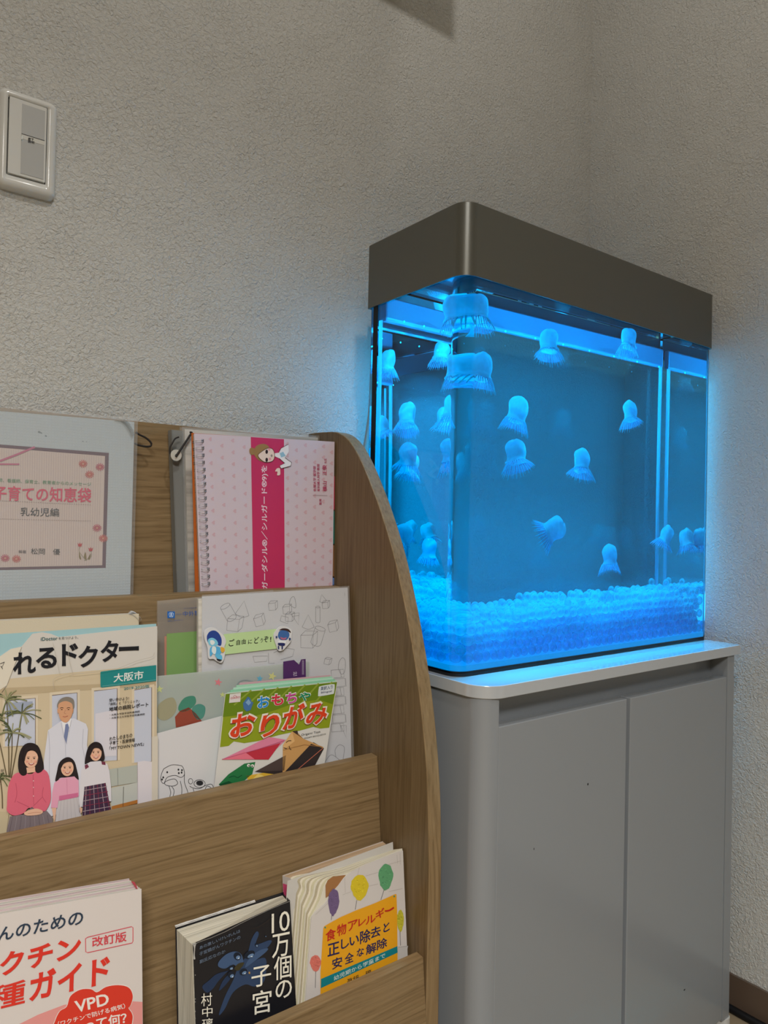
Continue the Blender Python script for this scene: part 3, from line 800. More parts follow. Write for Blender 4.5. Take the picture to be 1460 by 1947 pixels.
# --- white sheet with a line-drawn toy
pl = bplane(1, 0.039)
c = place(pl, (298, 1395), (424, 1361), (410, 1502), (299, 1531), POCK[1])
ws = thing_at('paper_sheet', c, 0.001, 'white paper with a black line drawing at its foot, left of the origami book', 'paper')
leaf(c, 0.001, 'sheet', ink((202, 200, 202)), ws)
a = Art(pl, (280, 1100, 3.042))
D = (40, 40, 44)
a.line([(95, 1100), (82, 1130), (78, 1165), (95, 1185), (115, 1150), (160, 1138), (195, 1150), (215, 1130), (205, 1090), (185, 1080), (140, 1078), (95, 1100)], 3, D, 1)
for x, y in ((92, 1150), (115, 1120), (180, 1105), (200, 1108), (182, 1125), (198, 1122), (85, 1162)): a.disc(x, y, 5, 6, 0, D, 1)
a.line([(100, 1180), (125, 1165), (160, 1160), (175, 1185), (150, 1200), (110, 1195)], 3, D, 1, True)
a.line([(140, 1200), (155, 1230), (140, 1285)], 3, D, 1); a.line([(125, 1200), (135, 1240), (120, 1288)], 3, D, 1)
a.line([(215, 1130), (215, 1180), (235, 1240), (222, 1262)], 3, D, 1); a.line([(190, 1170), (200, 1220), (195, 1270)], 3, D, 1)
a.disc(250, 1172, 14, 17, 0, D, 1); a.disc(250, 1172, 11, 14, 0, (202, 200, 202), 2)
a.line([(245, 1200), (262, 1210), (300, 1215), (340, 1195), (372, 1190), (384, 1215)], 3, D, 1)
a.disc(302, 1182, 22, 16, 0, D, 2); a.disc(302, 1186, 34, 24, 0, D, 1); a.disc(302, 1186, 31, 21, 0, (202, 200, 202), 2); a.disc(302, 1181, 19, 13, 0, D, 3)
a.line([(330, 1230), (345, 1200), (375, 1215), (382, 1228)], 3, D, 1); a.line([(66, 1290), (85, 1275), (110, 1278), (130, 1270)], 3, D, 1)
a.line([(265, 1215), (275, 1240), (300, 1240), (330, 1228)], 3, D, 1)
a.build('line_drawing', ws)

# --- origami book
pl = bplane(1, 0.052)
c = place(pl, (428, 1318.6), (641.6, 1295.6), (617, 1453), (406.6, 1502.7), POCK[1])
th = 0.009
og = thing_at('origami_book', c, th, 'green and white Japanese origami book with paper planes on the cover', 'book')
leaf(c, 0.0005, 'front_cover', ink((200, 198, 194)), og)
pk = (pl[0] + 0.0008, SL)
for k in range(5):
    off = k * 0.0016
    t_ = place((pk[0] + off, SL), (432 + k * 6, 1317 - k * 4.6), (640 - k * 3, 1294 - k * 2.6), (617, 1453), (408, 1502.7), POCK[1])
    leaf(t_, 0.0012, 'page', ink(((150, 196, 168), (132, 186, 156), (170, 204, 186), (150, 196, 168), (186, 150, 158))[k]), og)
a = Art(pl, (280, 1100, 3.042))
def clipT(s, t):   # cover coordinates, zoomed pixels
    A_, B_, C_, D_ = (450, 665), (1100, 595), (1025, 1075), (385, 1225)
    return tuple((A_[i] * (1 - s) + B_[i] * s) * (1 - t) + (D_[i] * (1 - s) + C_[i] * s) * t for i in (0, 1))
a.poly([clipT(.004, .006), clipT(.996, .006), (1052, 862), (1000, 868), (960, 858), (880, 880), (760, 905), (640, 940), (560, 952), (500, 942), (470, 968), (420, 975)], (132, 146, 28), 1)
a.poly([clipT(.004, .006), clipT(.996, .006), clipT(.985, .27), (990, 700), (900, 712), (820, 730), (740, 760), (600, 800), (520, 790), (436, 800)], (98, 124, 22), 2)
for k in range(7):
    x = 560 + k * 78
    if x < 1060: a.line([(x + 40, 656 - (x - 450) * .1), (x - 60, 735 - (x - 450) * .03)], 9, (132, 150, 52), 3, smooth=False)
a.poly([(476, 668), (540, 660), (536, 712), (471, 719)], (206, 200, 198), 4)
a.text('DAISO', (480, 697), (535, 690), (481, 686), (176, 60, 80), 0.02, 5); a.line([(494, 684), (504, 674), (516, 682)], 2, (176, 60, 80), 5, smooth=False)
a.blob([(990, 634), (1000, 622), (1070, 610), (1082, 618), (1078, 660), (1066, 668), (994, 680), (986, 672)], (200, 206, 208), 4, 3)
a.text('英訳入り', (1000, 648), (1070, 636), (1001, 626), (44, 62, 96), 0.02, 5); a.text('Bilingual', (1002, 668), (1064, 658), (1003, 654), (60, 70, 90), 0.02, 5)
# folded blue paper figure
a.poly([(552, 720), (580, 682), (592, 690), (602, 712), (612, 716), (596, 760), (572, 768), (556, 752)], (66, 106, 156), 4)
a.poly([(566, 716), (584, 696), (598, 718), (584, 734)], (120, 156, 190), 5)
for ch, x0, y0, x1, y1, col in (('お', 636, 680, 706, 752, (42, 130, 196)), ('も', 716, 668, 786, 738, (196, 44, 66)), ('ち', 800, 660, 862, 726, (186, 68, 142)), ('や', 876, 658, 942, 712, (24, 128, 92))):
    a.text(ch, (x0 - 3, y1 + 3), (x1 + 3, y1 - 9), (x0 - 3, y0), (214, 214, 206), 0.1, 4)
    a.text(ch, (x0, y1), (x1, y1 - 10), (x0, y0 + 4), col, 0.055, 5)
for ch, x0, y0, x1, y1 in (('お', 468, 785, 622, 930), ('り', 640, 790, 762, 930), ('が', 772, 735, 906, 884), ('み', 905, 728, 1040, 862)):
    a.text(ch, (x0 - 6, y1 + 6), (x1 + 0, y1 - 20), (x0 + 14, y0 - 2), (120, 60, 44), 0.105, 5)
    a.text(ch, (x0 - 6, y1 + 2), (x1 + 0, y1 - 24), (x0 + 14, y0 - 6), (214, 206, 196), 0.09, 6)
    a.text(ch, (x0 + 4, y1 - 6), (x1 - 10, y1 - 30), (x0 + 22, y0 + 4), (204, 62, 30), 0.05, 7)
a.text('Origami Toys', (888, 914), (998, 894), (890, 898), (64, 60, 56), 0.01, 3)
a.text('LIVRO DE ORIGAMI BRINQUEDOS', (848, 942), (1030, 904), (849, 932), (90, 88, 84), 0.01, 3)
# folded paper toys printed on the cover
a.poly([(430, 1046), (700, 915), (800, 932), (745, 985), (540, 1038)], (206, 122, 150), 3)
a.poly([(430, 1046), (770, 950), (700, 1046)], (178, 44, 62), 4); a.poly([(430, 1046), (560, 1000), (620, 1044)], (214, 108, 128), 5); a.line([(430, 1044), (640, 985), (790, 936)], 3, (178, 86, 120), 6, smooth=False)
a.poly([(412, 1190), (470, 1130), (560, 1070), (624, 1060), (606, 1130), (520, 1200), (440, 1214)], (34, 110, 62), 3)
a.poly([(412, 1190), (470, 1170), (520, 1200), (440, 1214)], (20, 74, 44), 4)
a.disc(584, 1080, 9, 9, 0, (214, 214, 206), 5); a.disc(606, 1082, 9, 9, 0, (214, 214, 206), 5); a.disc(586, 1082, 4, 4, 0, (20, 30, 20), 6); a.disc(604, 1084, 4, 4, 0, (20, 30, 20), 6)
a.line([(470, 1150), (500, 1140), (520, 1150), (545, 1135)], 3, (18, 76, 44), 5)
a.poly([(572, 1140), (770, 1105), (775, 1136), (585, 1180)], (208, 168, 56), 3); a.poly([(585, 1180), (640, 1128), (700, 1152)], (226, 196, 108), 4)
a.poly([(620, 1116), (960, 946), (1020, 982), (958, 1098), (775, 1136)], (50, 42, 42), 4)
a.poly([(620, 1116), (800, 1020), (790, 1110)], (70, 58, 56), 5)
a.poly([(835, 882), (870, 892), (900, 925), (1018, 975), (905, 1070), (780, 1138), (782, 962)], (186, 142, 88), 5)
a.poly([(835, 882), (900, 925), (870, 900), (866, 878)], (60, 46, 40), 6)
a.poly([(782, 962), (835, 882), (850, 940), (786, 990)], (206, 164, 110), 6)
a.poly([(945, 955), (1020, 982), (858, 1112), (780, 1130)], (44, 38, 40), 6)
a.line([(1012, 980), (858, 1110)], 4, (176, 100, 80), 7, smooth=False); a.line([(782, 990), (905, 960), (1010, 972)], 3, (150, 108, 62), 7, smooth=False)
a.line([(800, 948), (812, 938), (830, 936)], 4, (60, 40, 30), 7); a.line([(818, 968), (822, 984), (830, 988)], 4, (60, 40, 30), 7); a.line([(786, 978), (804, 982)], 4, (60, 40, 30), 7)
a.build('cover_print', og)

# --- doctor magazine
pl = bplane(1, 0.044)
c = left_of(place(pl, (0, 1217), (300, 1191), (298, 1531), (0, 1605), POCK[1]), 0.205)
th = 0.010
dm = thing_at('magazine', c, th, 'worn doctor-guide magazine with a doctor, a woman and two girls on its cover', 'magazine')
leaf(shift(inset(c, t=0.004), dy=0.0010), th - 0.002, 'page_block', page_mat('pages_white', (205, 200, 190)), dm)
# bluish second leaf showing above the torn cover
t_ = left_of(place((pl[0] + 0.0008, SL), (0, 1206), (297, 1186), (296, 1531), (0, 1600), POCK[1]), 0.203)
leaf(t_, 0.0005, 'second_leaf', ink((150, 186, 192)), dm)
leaf(shift(c, dy=th - 0.0005), 0.0005, 'back_cover', ink((190, 190, 186)), dm)
fr = (0, 1180, 4.867)
topline = [(-420, 150), (-200, 138), (0, 330), (100, 262), (200, 240), (300, 122), (390, 108), (470, 122), (545, 152), (600, 146), (720, 132), (1000, 100), (1200, 78), (1455, 52)]
out = corners(topline, pl, fr) + [c[2], c[3]]
leaf(None, 0.0006, 'front_cover', ink((200, 195, 188)), dm, outline=out)
a = Art(pl, fr)
BG = (196, 180, 152)
a.poly([(-420, 610), (60, 540), (640, 482), (1440, 412), (1450, 700), (1452, 1700), (-420, 2160)], BG, 1)
CR = (210, 202, 186)
a.poly([(-420, 280), (0, 334), (100, 264), (198, 244), (110, 470), (60, 600), (0, 640), (-420, 660)], CR, 3)
a.line([(198, 244), (110, 470), (60, 600), (0, 690)], 10, (150, 140, 128), 2)
# cornice and windows of the printed room
a.poly([(-420, 640), (850, 590), (1440, 560), (1440, 600), (850, 640), (-420, 720)], (178, 160, 130), 2)
for x0, x1, yt, yb in ((45, 325, 740, 1150), (480, 712, 690, 1000), (868, 1082, 650, 1290), (1240, 1400, 640, 1300)):
    a.poly([(x0 - 22, yt - 26), (x1 + 26, yt - 52), (x1 + 26, yb), (x0 - 22, yb + 20)], (206, 192, 168), 3)
    a.poly([(x0, yt), (x1, yt - 24), (x1, yb), (x0, yb + 12)], (186, 190, 204), 4)
    a.line([(x0, yt), (x1, yt - 24), (x1, yb)], 5, (96, 72, 56), 5, smooth=False)
a.poly([(60, 760), (300, 745), (300, 800), (60, 900)], (150, 158, 176), 5); a.poly([(880, 860), (1075, 820), (1075, 1250), (880, 1260)], (204, 200, 208), 5)
# title
K0 = (26, 26, 32)
for ch, x0, y0, x1, y1 in (('れ', 118, 290, 330, 497), ('る', 330, 245, 525, 445), ('ド', 570, 208, 722, 420), ('ク', 722, 228, 905, 435), ('タ', 928, 178, 1095, 385), ('ー', 1098, 236, 1283, 282)):
    a.text(ch, (x0, y1), (x1, y1 - 8), (x0, y0 + 6), K0, 0.055, 4)
a.text('iDoctor', (375, 186), (530, 178), (376, 154), (40, 88, 92), 0.02, 4); a.text('を見つけよう。', (540, 176), (722, 166), (541, 152), (70, 80, 84), 0.0, 4)
a.text('マ', (-6, 462), (36, 445), (0, 395), (60, 56, 56), 0.0, 4)
a.poly([(934, 468), (1442, 410), (1442, 556), (940, 618), (928, 612), (926, 478)], (32, 128, 128), 6)
a.line([(944, 604), (1440, 546)], 2, (150, 200, 196), 7, smooth=False)
a.text('大阪市', (1046, 572), (1322, 541), (1049, 490), (214, 216, 212), 0.035, 7)
a.text('2019-2020版', (1143, 642), (1380, 618), (1144, 613), (56, 120, 124), 0.02, 6)
for s_, p0, p1, p2, w_ in (('使い分けよう!', (1005, 748), (1187, 730), (1006, 718), .02), ('「病院」と「クリニック」', (1005, 784), (1282, 752), (1006, 757), .015), ('地域の病院レポート', (1005, 838), (1368, 792), (1006, 797), .035),
                          ('・大阪大学医学部附属病院', (1010, 880), (1288, 846), (1011, 862), .02), ('・大阪市立大学医学部附属病院', (1010, 909), (1334, 870), (1011, 891), .02),
                          ('わたしのまちの', (1008, 1110), (1218, 1074), (1009, 1074), .02), ('子育て・医療情報', (1008, 1150), (1243, 1117), (1009, 1115), .02), ('「MY TOWN NEWS」', (1008, 1198), (1325, 1154), (1009, 1162), .02)):
    a.text(s_, p0, p1, p2, (34, 32, 34), w_, 9)
for k, (x, y) in enumerate(((2, 1395), (2, 1470))): a.text('部', (x, y), (x + 30, y - 3), (x, y - 25), (50, 46, 44), 0, 9)
a.fr = (0, 1380, 4.867)
# sofa, floor, plant
a.poly([(1005, 400), (1268, 360), (1268, 520), (1020, 560)], (168, 172, 164), 6); a.line([(1085, 392), (1088, 546)], 4, (120, 122, 116), 7, smooth=False)
a.poly([(1010, 575), (1268, 520), (1268, 700), (1030, 760)], (180, 182, 176), 7); a.line([(1140, 560), (1134, 745)], 5, (84, 80, 72), 8, smooth=False)
a.poly([(1030, 740), (1268, 680), (1268, 715), (1030, 776)], (168, 108, 50), 8); a.line([(1030, 776), (1268, 716)], 8, (44, 34, 30), 9, smooth=False)
a.poly([(1268, 330), (1330, 320), (1400, 330), (1400, 740), (1268, 765)], (206, 200, 206), 8); a.poly([(1400, 100), (1456, 90), (1456, 700), (1400, 735)], (200, 192, 178), 8); a.line([(1268, 330), (1272, 764)], 4, (176, 164, 172), 9, smooth=False)
random.seed(3)
for bx, by, tx, ty in ((80, 470, 60, -240), (100, 480, 200, -120), (90, 470, 110, 60), (20, 760, 0, 480), (60, 470, -60, -60)):
    a.line([(bx, by), ((bx + tx) / 2 + 6, (by + ty) / 2), (tx, ty)], 9, (92, 80, 58), 7)
    for k in range(16):
        an = random.uniform(-PI, 0.35) if k % 4 else random.uniform(0, PI); L = random.uniform(90, 190)
        if bx == 20: L *= .6
        ex, ey = tx + L * math.cos(an), ty + L * .75 * math.sin(an) + 26
        if ex > 380: ex = 380
        mx, my = (tx + ex) / 2, (ty + ey) / 2 - 16
        a.line([(tx, ty), (mx, my), (ex, ey)], random.uniform(7, 13), random.choice([(98, 104, 68), (128, 130, 92), (76, 84, 56), (150, 148, 112)]), 8 + k % 3)
a.poly([(-420, 800), (20, 790), (80, 800), (50, 1040), (-420, 1150)], (186, 172, 142), 8)
# the doctor
SK = (208, 160, 130); SK2 = (216, 172, 146); HR = (38, 30, 32); WC = (204, 204, 214)
a.fr = (0, 1180, 4.867)
a.poly([(440, 1010), (560, 925), (680, 900), (790, 950), (810, 1000), (800, 1150), (830, 1330), (820, 1700), (420, 1820), (400, 1300)], WC, 11)
a.line([(445, 1020), (455, 1180), (450, 1500)], 4, (170, 170, 182), 12, smooth=False); a.line([(765, 1000), (758, 1160), (790, 1330)], 4, (170, 170, 182), 12, smooth=False)
a.line([(560, 940), (600, 1140), (605, 1300)], 4, (176, 176, 188), 12, smooth=False); a.line([(655, 915), (610, 1140)], 4, (176, 176, 188), 12, smooth=False)
a.poly([(566, 920), (612, 950), (655, 892), (650, 960), (612, 1130), (580, 1000)], (220, 220, 226), 12)
a.poly([(600, 955), (622, 948), (634, 985), (608, 1134), (586, 1070), (596, 990)], (112, 122, 158), 13)
a.blob([(528, 800), (532, 750), (570, 712), (625, 702), (672, 722), (682, 765), (672, 810), (600, 830)], (126, 118, 108), 12)
a.blob([(532, 800), (545, 760), (600, 740), (655, 760), (668, 800), (665, 850), (640, 910), (605, 938), (568, 925), (542, 880)], (200, 150, 116), 13, 6)
for x in (566, 628): a.line([(x - 16, 806), (x, 800), (x + 16, 804)], 5, (60, 44, 38), 14); a.disc(x, 818, 8, 3.5, 0, (44, 32, 30), 14)
a.line([(600, 820), (590, 850), (606, 856)], 3, (170, 118, 90), 14); a.line([(575, 882), (598, 886), (622, 876)], 5, (160, 84, 72), 14)
a.line([(528, 812), (531, 850)], 8, (196, 146, 112), 13, smooth=False); a.line([(672, 812), (666, 850)], 8, (196, 146, 112), 13, smooth=False)
a.fr = (0, 1380, 4.867)
def face(x, y, rx, ry, rot=0.0, lv=18):
    a.disc(x, y, rx, ry, rot, SK2, lv, 26)
    for s_ in (-1, 1):
        a.disc(x + s_ * rx * .42, y - ry * .08, rx * .15, ry * .06, rot, (40, 28, 28), lv + 1)
        a.line([(x + s_ * rx * .42 - rx * .2, y - ry * .24), (x + s_ * rx * .42 + rx * .2, y - ry * .26)], ry * .05, (90, 62, 50), lv + 1, smooth=False)
        a.disc(x + s_ * rx * .58, y + ry * .28, rx * .18, ry * .12, 0, (216, 150, 130), lv + 1)
    a.line([(x - rx * .38, y + ry * .46), (x, y + ry * .62), (x + rx * .4, y + ry * .44)], ry * .13, (168, 66, 66), lv + 2)
    a.line([(x - rx * .28, y + ry * .47), (x, y + ry * .56), (x + rx * .3, y + ry * .45)], ry * .06, (226, 216, 210), lv + 3)
    a.line([(x - rx * .02, y + ry * .05), (x + rx * .06, y + ry * .22), (x - rx * .06, y + ry * .24)], ry * .035, (186, 130, 104), lv + 1)
# woman in pink
a.blob([(170, 420), (162, 330), (180, 230), (225, 165), (290, 152), (350, 185), (380, 270), (400, 380), (380, 412), (335, 430), (290, 380), (240, 440), (200, 450)], HR, 15)
a.poly([(238, 380), (318, 370), (325, 420), (240, 430)], SK2, 16)
PK = (206, 98, 118)
a.blob([(60, 720), (70, 560), (110, 460), (160, 425), (230, 430), (280, 440), (330, 410), (380, 392), (430, 420), (455, 500), (465, 640), (450, 720), (400, 790), (330, 770), (260, 750), (210, 800), (120, 820), (60, 780)], PK, 17, 4)
a.blob([(170, 420), (166, 360), (190, 300), (215, 340), (240, 400), (236, 442), (200, 452)], HR, 18); a.blob([(340, 300), (370, 280), (396, 370), (380, 412), (338, 428), (318, 390)], HR, 18)
face(282, 300, 64, 80, 0.15); a.blob([(205, 290), (225, 200), (290, 178), (345, 210), (352, 262), (325, 228), (262, 214), (232, 262), (218, 320)], HR, 22)
for pts in ([(140, 520), (150, 620), (130, 700)], [(300, 440), (302, 600), (306, 720)], [(395, 560), (385, 640), (420, 700)], [(150, 690), (260, 740)], [(385, 650), (300, 735)]): a.line(pts, 4, (176, 74, 96), 18)
for y in (500, 560, 640): a.disc(303, y, 5, 5, 0, (220, 190, 190), 19)
a.poly([(85, 830), (215, 810), (290, 740), (330, 775), (430, 780), (480, 840), (480, 935), (42, 1035)], (120, 108, 112), 17)
for k in range(9): a.line([(110 + k * 40, 830 - k * 2), (96 + k * 44, 900), (70 + k * 48, 1020 - k * 10)], 4, ((98, 86, 92), (146, 134, 138))[k % 2], 18)
a.blob([(215, 795), (260, 770), (330, 755), (385, 775), (380, 800), (330, 815), (240, 818)], SK2, 20, 4); a.line([(250, 800), (320, 790), (370, 790)], 3, (180, 126, 104), 21)
# small girl
a.blob([(505, 500), (520, 420), (540, 340), (585, 295), (635, 285), (680, 320), (705, 400), (722, 490), (690, 480), (560, 470), (530, 500)], HR, 15)
PK2 = (214, 152, 176)
a.poly([(495, 520), (560, 475), (680, 460), (720, 500), (722, 640), (640, 660), (538, 672), (525, 750), (465, 748), (478, 600)], PK2, 17)
a.poly([(540, 640), (715, 610), (715, 650), (538, 685)], (196, 104, 142), 18); a.line([(610, 480), (616, 630)], 3, (190, 120, 146), 18, smooth=False)
a.poly([(535, 672), (716, 640), (750, 880), (495, 935)], (188, 182, 184), 17)
for k in range(6): a.line([(560 + k * 28, 668 - k * 5), (530 + k * 42, 925 - k * 8)], 3, (170, 162, 166), 18, smooth=False)
a.poly([(472, 750), (515, 750), (505, 850), (495, 880), (486, 830)], SK2, 17)
face(615, 385, 58, 72, 0.1); a.blob([(540, 400), (548, 340), (590, 305), (640, 305), (668, 330), (628, 322), (580, 340), (556, 380)], HR, 22)
# taller girl
a.blob([(778, 345), (790, 250), (820, 175), (875, 142), (930, 165), (955, 240), (960, 300), (930, 322), (850, 330), (810, 350)], HR, 15)
a.poly([(745, 400), (780, 352), (830, 325), (920, 318), (985, 345), (1005, 420), (1020, 560), (1022, 690), (1000, 690), (970, 520), (780, 555), (752, 740), (722, 745), (730, 560)], (206, 202, 208), 17)
PL = (64, 44, 66)
a.poly([(772, 556), (968, 520), (1028, 815), (750, 876)], PL, 17)
for k in range(6):
    a.line([(790 + k * 34, 552 - k * 6), (775 + k * 48, 870 - k * 10)], 5, ((170, 150, 158), (130, 50, 74))[k % 2], 18, smooth=False)
for k in range(6):
    y = 590 + k * 48; a.line([(768 - k * 3, y), (980 + k * 9, y - 38 - k * 2)], 6, ((164, 144, 152), (128, 48, 72))[k % 2], 19, smooth=False)
a.poly([(775, 358), (800, 345), (815, 372), (782, 395)], (110, 50, 70), 18); a.poly([(930, 322), (965, 325), (968, 355), (935, 350)], (110, 50, 70), 18)
a.disc(738, 772, 14, 30, 0, SK2, 17)
face(878, 245, 54, 72, 0.05); a.blob([(812, 300), (822, 200), (870, 160), (930, 185), (940, 235), (905, 200), (860, 200), (832, 250)], HR, 22)
# creases and tears
a.fr = fr
for pts in ([(480, 200), (540, 480)], [(620, 170), (625, 330), (660, 480)], [(650, 490), (860, 470), (1060, 440), (1260, 365), (1390, 330), (1415, 290)], [(490, 620), (492, 530), (650, 480)]):
    a.line(pts, 3, (172, 164, 152), 26)
a.build('cover_print', dm)

# ================================================================== LOWER POCKET
# --- vaccine guide
pl = bplane(2, 0.036)
c = left_of(place(pl, (0, 1738), (269.5, 1690), (272, 1947), (0, 2015), POCK[2]), 0.180)
th = 0.020
vg = thing_at('book', c, th, 'white and red vaccine guide book at the lower left of the rack', 'book')
leaf(inset(c, r=0.0003), 0.0007, 'front_cover', ink((204, 196, 192)), vg)
u = (c[1] - c[0]).normalized()
for k in range(6):
    d0 = 0.0008 + k * 0.0031
    q = shift(inset(c, r=0.001 + 0.0011 * k, t=-0.0006 * k), dy=d0)
    leaf(q, 0.0029, 'page_section', page_mat(*(('pages_pink', (206, 186, 188)) if k % 2 else ('pages_white', (205, 200, 190)))), vg)
leaf(shift(inset(c, r=0.006, t=-0.003), dy=th - .0008), 0.0007, 'back_cover', ink((200, 190, 188)), vg)
tb = shift(c, dy=0.0162)
a0 = tb[1] - u * 0.0065
leaf([a0 + Vector((0, -.004, .0035)), a0 + u * 0.0035 + Vector((0, -.004, .0022)), a0 + u * 0.005 + Vector((0, -.0158, -.002)), a0 + u * 0.001 + Vector((0, -.0155, .0012))], 0.0002, 'red_page_mark', ink((190, 70, 84)), vg)
a = Art(pl, (0, 1620, 3.476))
RD = (206, 52, 40); NV = (44, 58, 76)
a.poly([(-420, 1140 + 160), (100, 1150), (250, 1075), (420, 1010), (640, 975), (860, 985), (941, 990), (943, 1600), (-420, 1800)], (212, 142, 138), 1)
a.text('お母さんのための', (-360, 668), (545, 478), (-352, 600 - 30), NV, 0.03, 3)
a.text('ワクチン', (-180, 868), (532, 690), (-175, 790 - 75), RD, 0.06, 3)
a.text('接種', (-330, 1120), (162, 1000), (-320, 955), RD, 0.03, 3); a.text('ガイド', (190, 990), (722, 862), (196, 800), RD, 0.055, 3)
rr = [(578, 562), (868, 492), (878, 498), (878, 588), (872, 600), (578, 664), (566, 658), (564, 572)]
a.line(rr, 5, (200, 72, 84), 2, True, False)
a.text('改訂版', (608, 628), (836, 588), (606, 562), (200, 60, 72), 0.03, 3)
cl = [(365, 1110), (395, 1050), (440, 1020), (465, 950), (530, 908), (600, 905), (640, 925), (700, 890), (780, 878), (850, 895), (876, 950), (862, 1010), (848, 1030), (868, 1060), (875, 1100), (855, 1180), (800, 1230), (400, 1300), (350, 1180)]
a.blob([(x + (x - 620) * .02, y + (y - 1050) * .035) for x, y in cl], (216, 206, 202), 2, 4); a.blob(cl, (204, 56, 40), 3, 4)
a.text('VPD', (498, 1062), (722, 1005), (488, 985), (222, 214, 208), 0.04, 4)
a.text('（ワクチンで防げる病気）', (385, 1152), (828, 1030), (378, 1118), (222, 214, 208), 0.02, 4)
a.text('って何？', (560, 1180), (838, 1130), (555, 1105), (222, 214, 208), 0.04, 4)
a.build('cover_print', vg)

# --- black paperback
plf = bplane(2, 0.046); thb = 0.030
c = place(plf, (367, 1795), (551, 1711.6), (563.8, 1924), (372, 1947), POCK[2])
bb = thing_at('book', c, thb, 'thick black paperback with a dark blue flower and large white title', 'book')
BKM = mat('black_cover', (0.012, 0.012, 0.016), 0.3, 0.5)
leaf(c, 0.0008, 'front_cover', BKM, bb)
TL, TR, BR, BL = c
bk = place(bplane(2, 0.046 - thb), (333.5, 1765), (539, 1699), (552, 1924), (337, 1947), POCK[2])
# page block between the two covers, covers slightly off square
def hexa(fr4, bk4, name, m, parent):
    v = list(fr4) + list(bk4)
    return MB().add(v, [(3, 2, 1, 0), (4, 5, 6, 7), (0, 1, 5, 4), (1, 2, 6, 5), (2, 3, 7, 6), (3, 0, 4, 7)]).build(name, m, parent)
hexa(shift(inset(c, l=-0.0005, r=0.002, t=0.001), dy=0.001), shift(inset(bk, l=0.0008, r=0.002, t=0.001), dy=-0.0012), 'page_block', page_mat('pages_cream', (206, 200, 184)), bb)
leaf(shift(bk, dz=0.0015), 0.0008, 'back_cover', BKM, bb)
hexa([TR + Vector((-.001, 0, 0)), TR, BR, BR + Vector((-.001, 0, 0))], [bk[1] + Vector((-.001, 0, 0)), bk[1], bk[2], bk[2] + Vector((-.001, 0, 0))], 'spine', BKM, bb)
WHT = ink((196, 194, 190))
jb = MB()
for k in range(14):
    t = k / 14; p = bk[0].lerp(bk[1], t * .72); q = bk[0].lerp(bk[1], (k + 1) / 14 * .72)
    jb.add([p + Vector((0, -.0008, .001)), q + Vector((0, -.0008, .001)), q + Vector((0, .002, .0022 + .0002 * math.sin(k * 2))), p + Vector((0, .002, .0022 + .0002 * math.sin(k * 2 - 2)))], [(0, 1, 2, 3)])
jb.build('worn_jacket_edge', WHT, bb)
a = Art(plf, (320, 1680, 5.214), gain=1.2)
P1, P2_, P3 = (44, 62, 92), (34, 50, 78), (60, 82, 116)
a.blob([(700, 820), (780, 700), (820, 560), (870, 475), (895, 500), (870, 600), (1000, 560), (1015, 590), (900, 720), (780, 800)], P1, 2, 5)
a.blob([(690, 830), (640, 800), (560, 840), (495, 820), (500, 770), (570, 700), (660, 670), (720, 700), (740, 780)], P3, 3, 5)
a.blob([(680, 840), (600, 860), (500, 960), (440, 1040), (380, 1080), (335, 1020), (400, 960), (470, 900), (560, 870)], P2_, 2, 5)
a.blob([(690, 840), (640, 960), (560, 1120), (500, 1300), (560, 1240), (640, 1080), (760, 1000), (850, 1020), (940, 980), (970, 860), (960, 740), (860, 760), (760, 810)], P1, 1, 5)
a.blob([(600, 900), (540, 960), (500, 1060), (560, 1010), (620, 930)], P2_, 2, 4); a.blob([(760, 830), (860, 760), (960, 680), (985, 640), (900, 660), (800, 740)], P3, 3, 4)
a.blob([(650, 840), (690, 790), (750, 780), (720, 830), (690, 860)], (56, 52, 34), 4, 4)
for x, y, rx, ry in ((680, 715, 36, 40), (800, 700, 58, 34), (740, 870, 40, 32), (620, 900, 34, 36), (870, 605, 16, 20), (615, 830, 28, 22), (960, 517, 9, 8)):
    a.disc(x, y, rx, ry, -.5, (22, 30, 44), 5); a.disc(x + rx * .2, y + ry * .3, rx * .6, ry * .45, -.5, (96, 122, 156), 6); a.disc(x + rx * .35, y + ry * .5, rx * .18, ry * .16, 0, (196, 206, 214), 7)
a.poly([(790, 870), (805, 868), (808, 888), (792, 890)], (170, 130, 70), 6)
WH = (222, 218, 204)
for ch, x0, y0, x1, y1 in (('10', 1018, 258, 1196, 490), ('万', 1022, 470, 1196, 738), ('個', 1040, 690, 1214, 958), ('の', 1056, 935, 1218, 1145), ('子', 818, 790, 1012, 1030), ('宮', 830, 1030, 1016, 1298)):
    sk = (x1 - x0) * .20
    a.text(ch, (x0, y1), (x1, y1 - sk), (x0, y0 + sk), WH, 0.012 if ch != '10' else 0.0, 8)
for ch, x0, y0, x1, y1 in (('村', 320, 1070, 428, 1212), ('中', 330, 1205, 432, 1320), ('璃', 328, 1320, 434, 1440)):
    a.text(ch, (x0, y1), (x1, y1 - 12), (x0, y0 + 14), WH, 0.0, 8)
TB2 = (96, 110, 130)
a.text('あの激しいけいれんは', (306, 648), (708, 478), (302, 615), TB2, 0.01, 8)
a.text('子宮頸がんワクチンの', (304, 712), (710, 540), (300, 676), TB2, 0.01, 8)
a.text('副反応なのか', (306, 788), (560, 680), (304, 752), TB2, 0.01, 8)
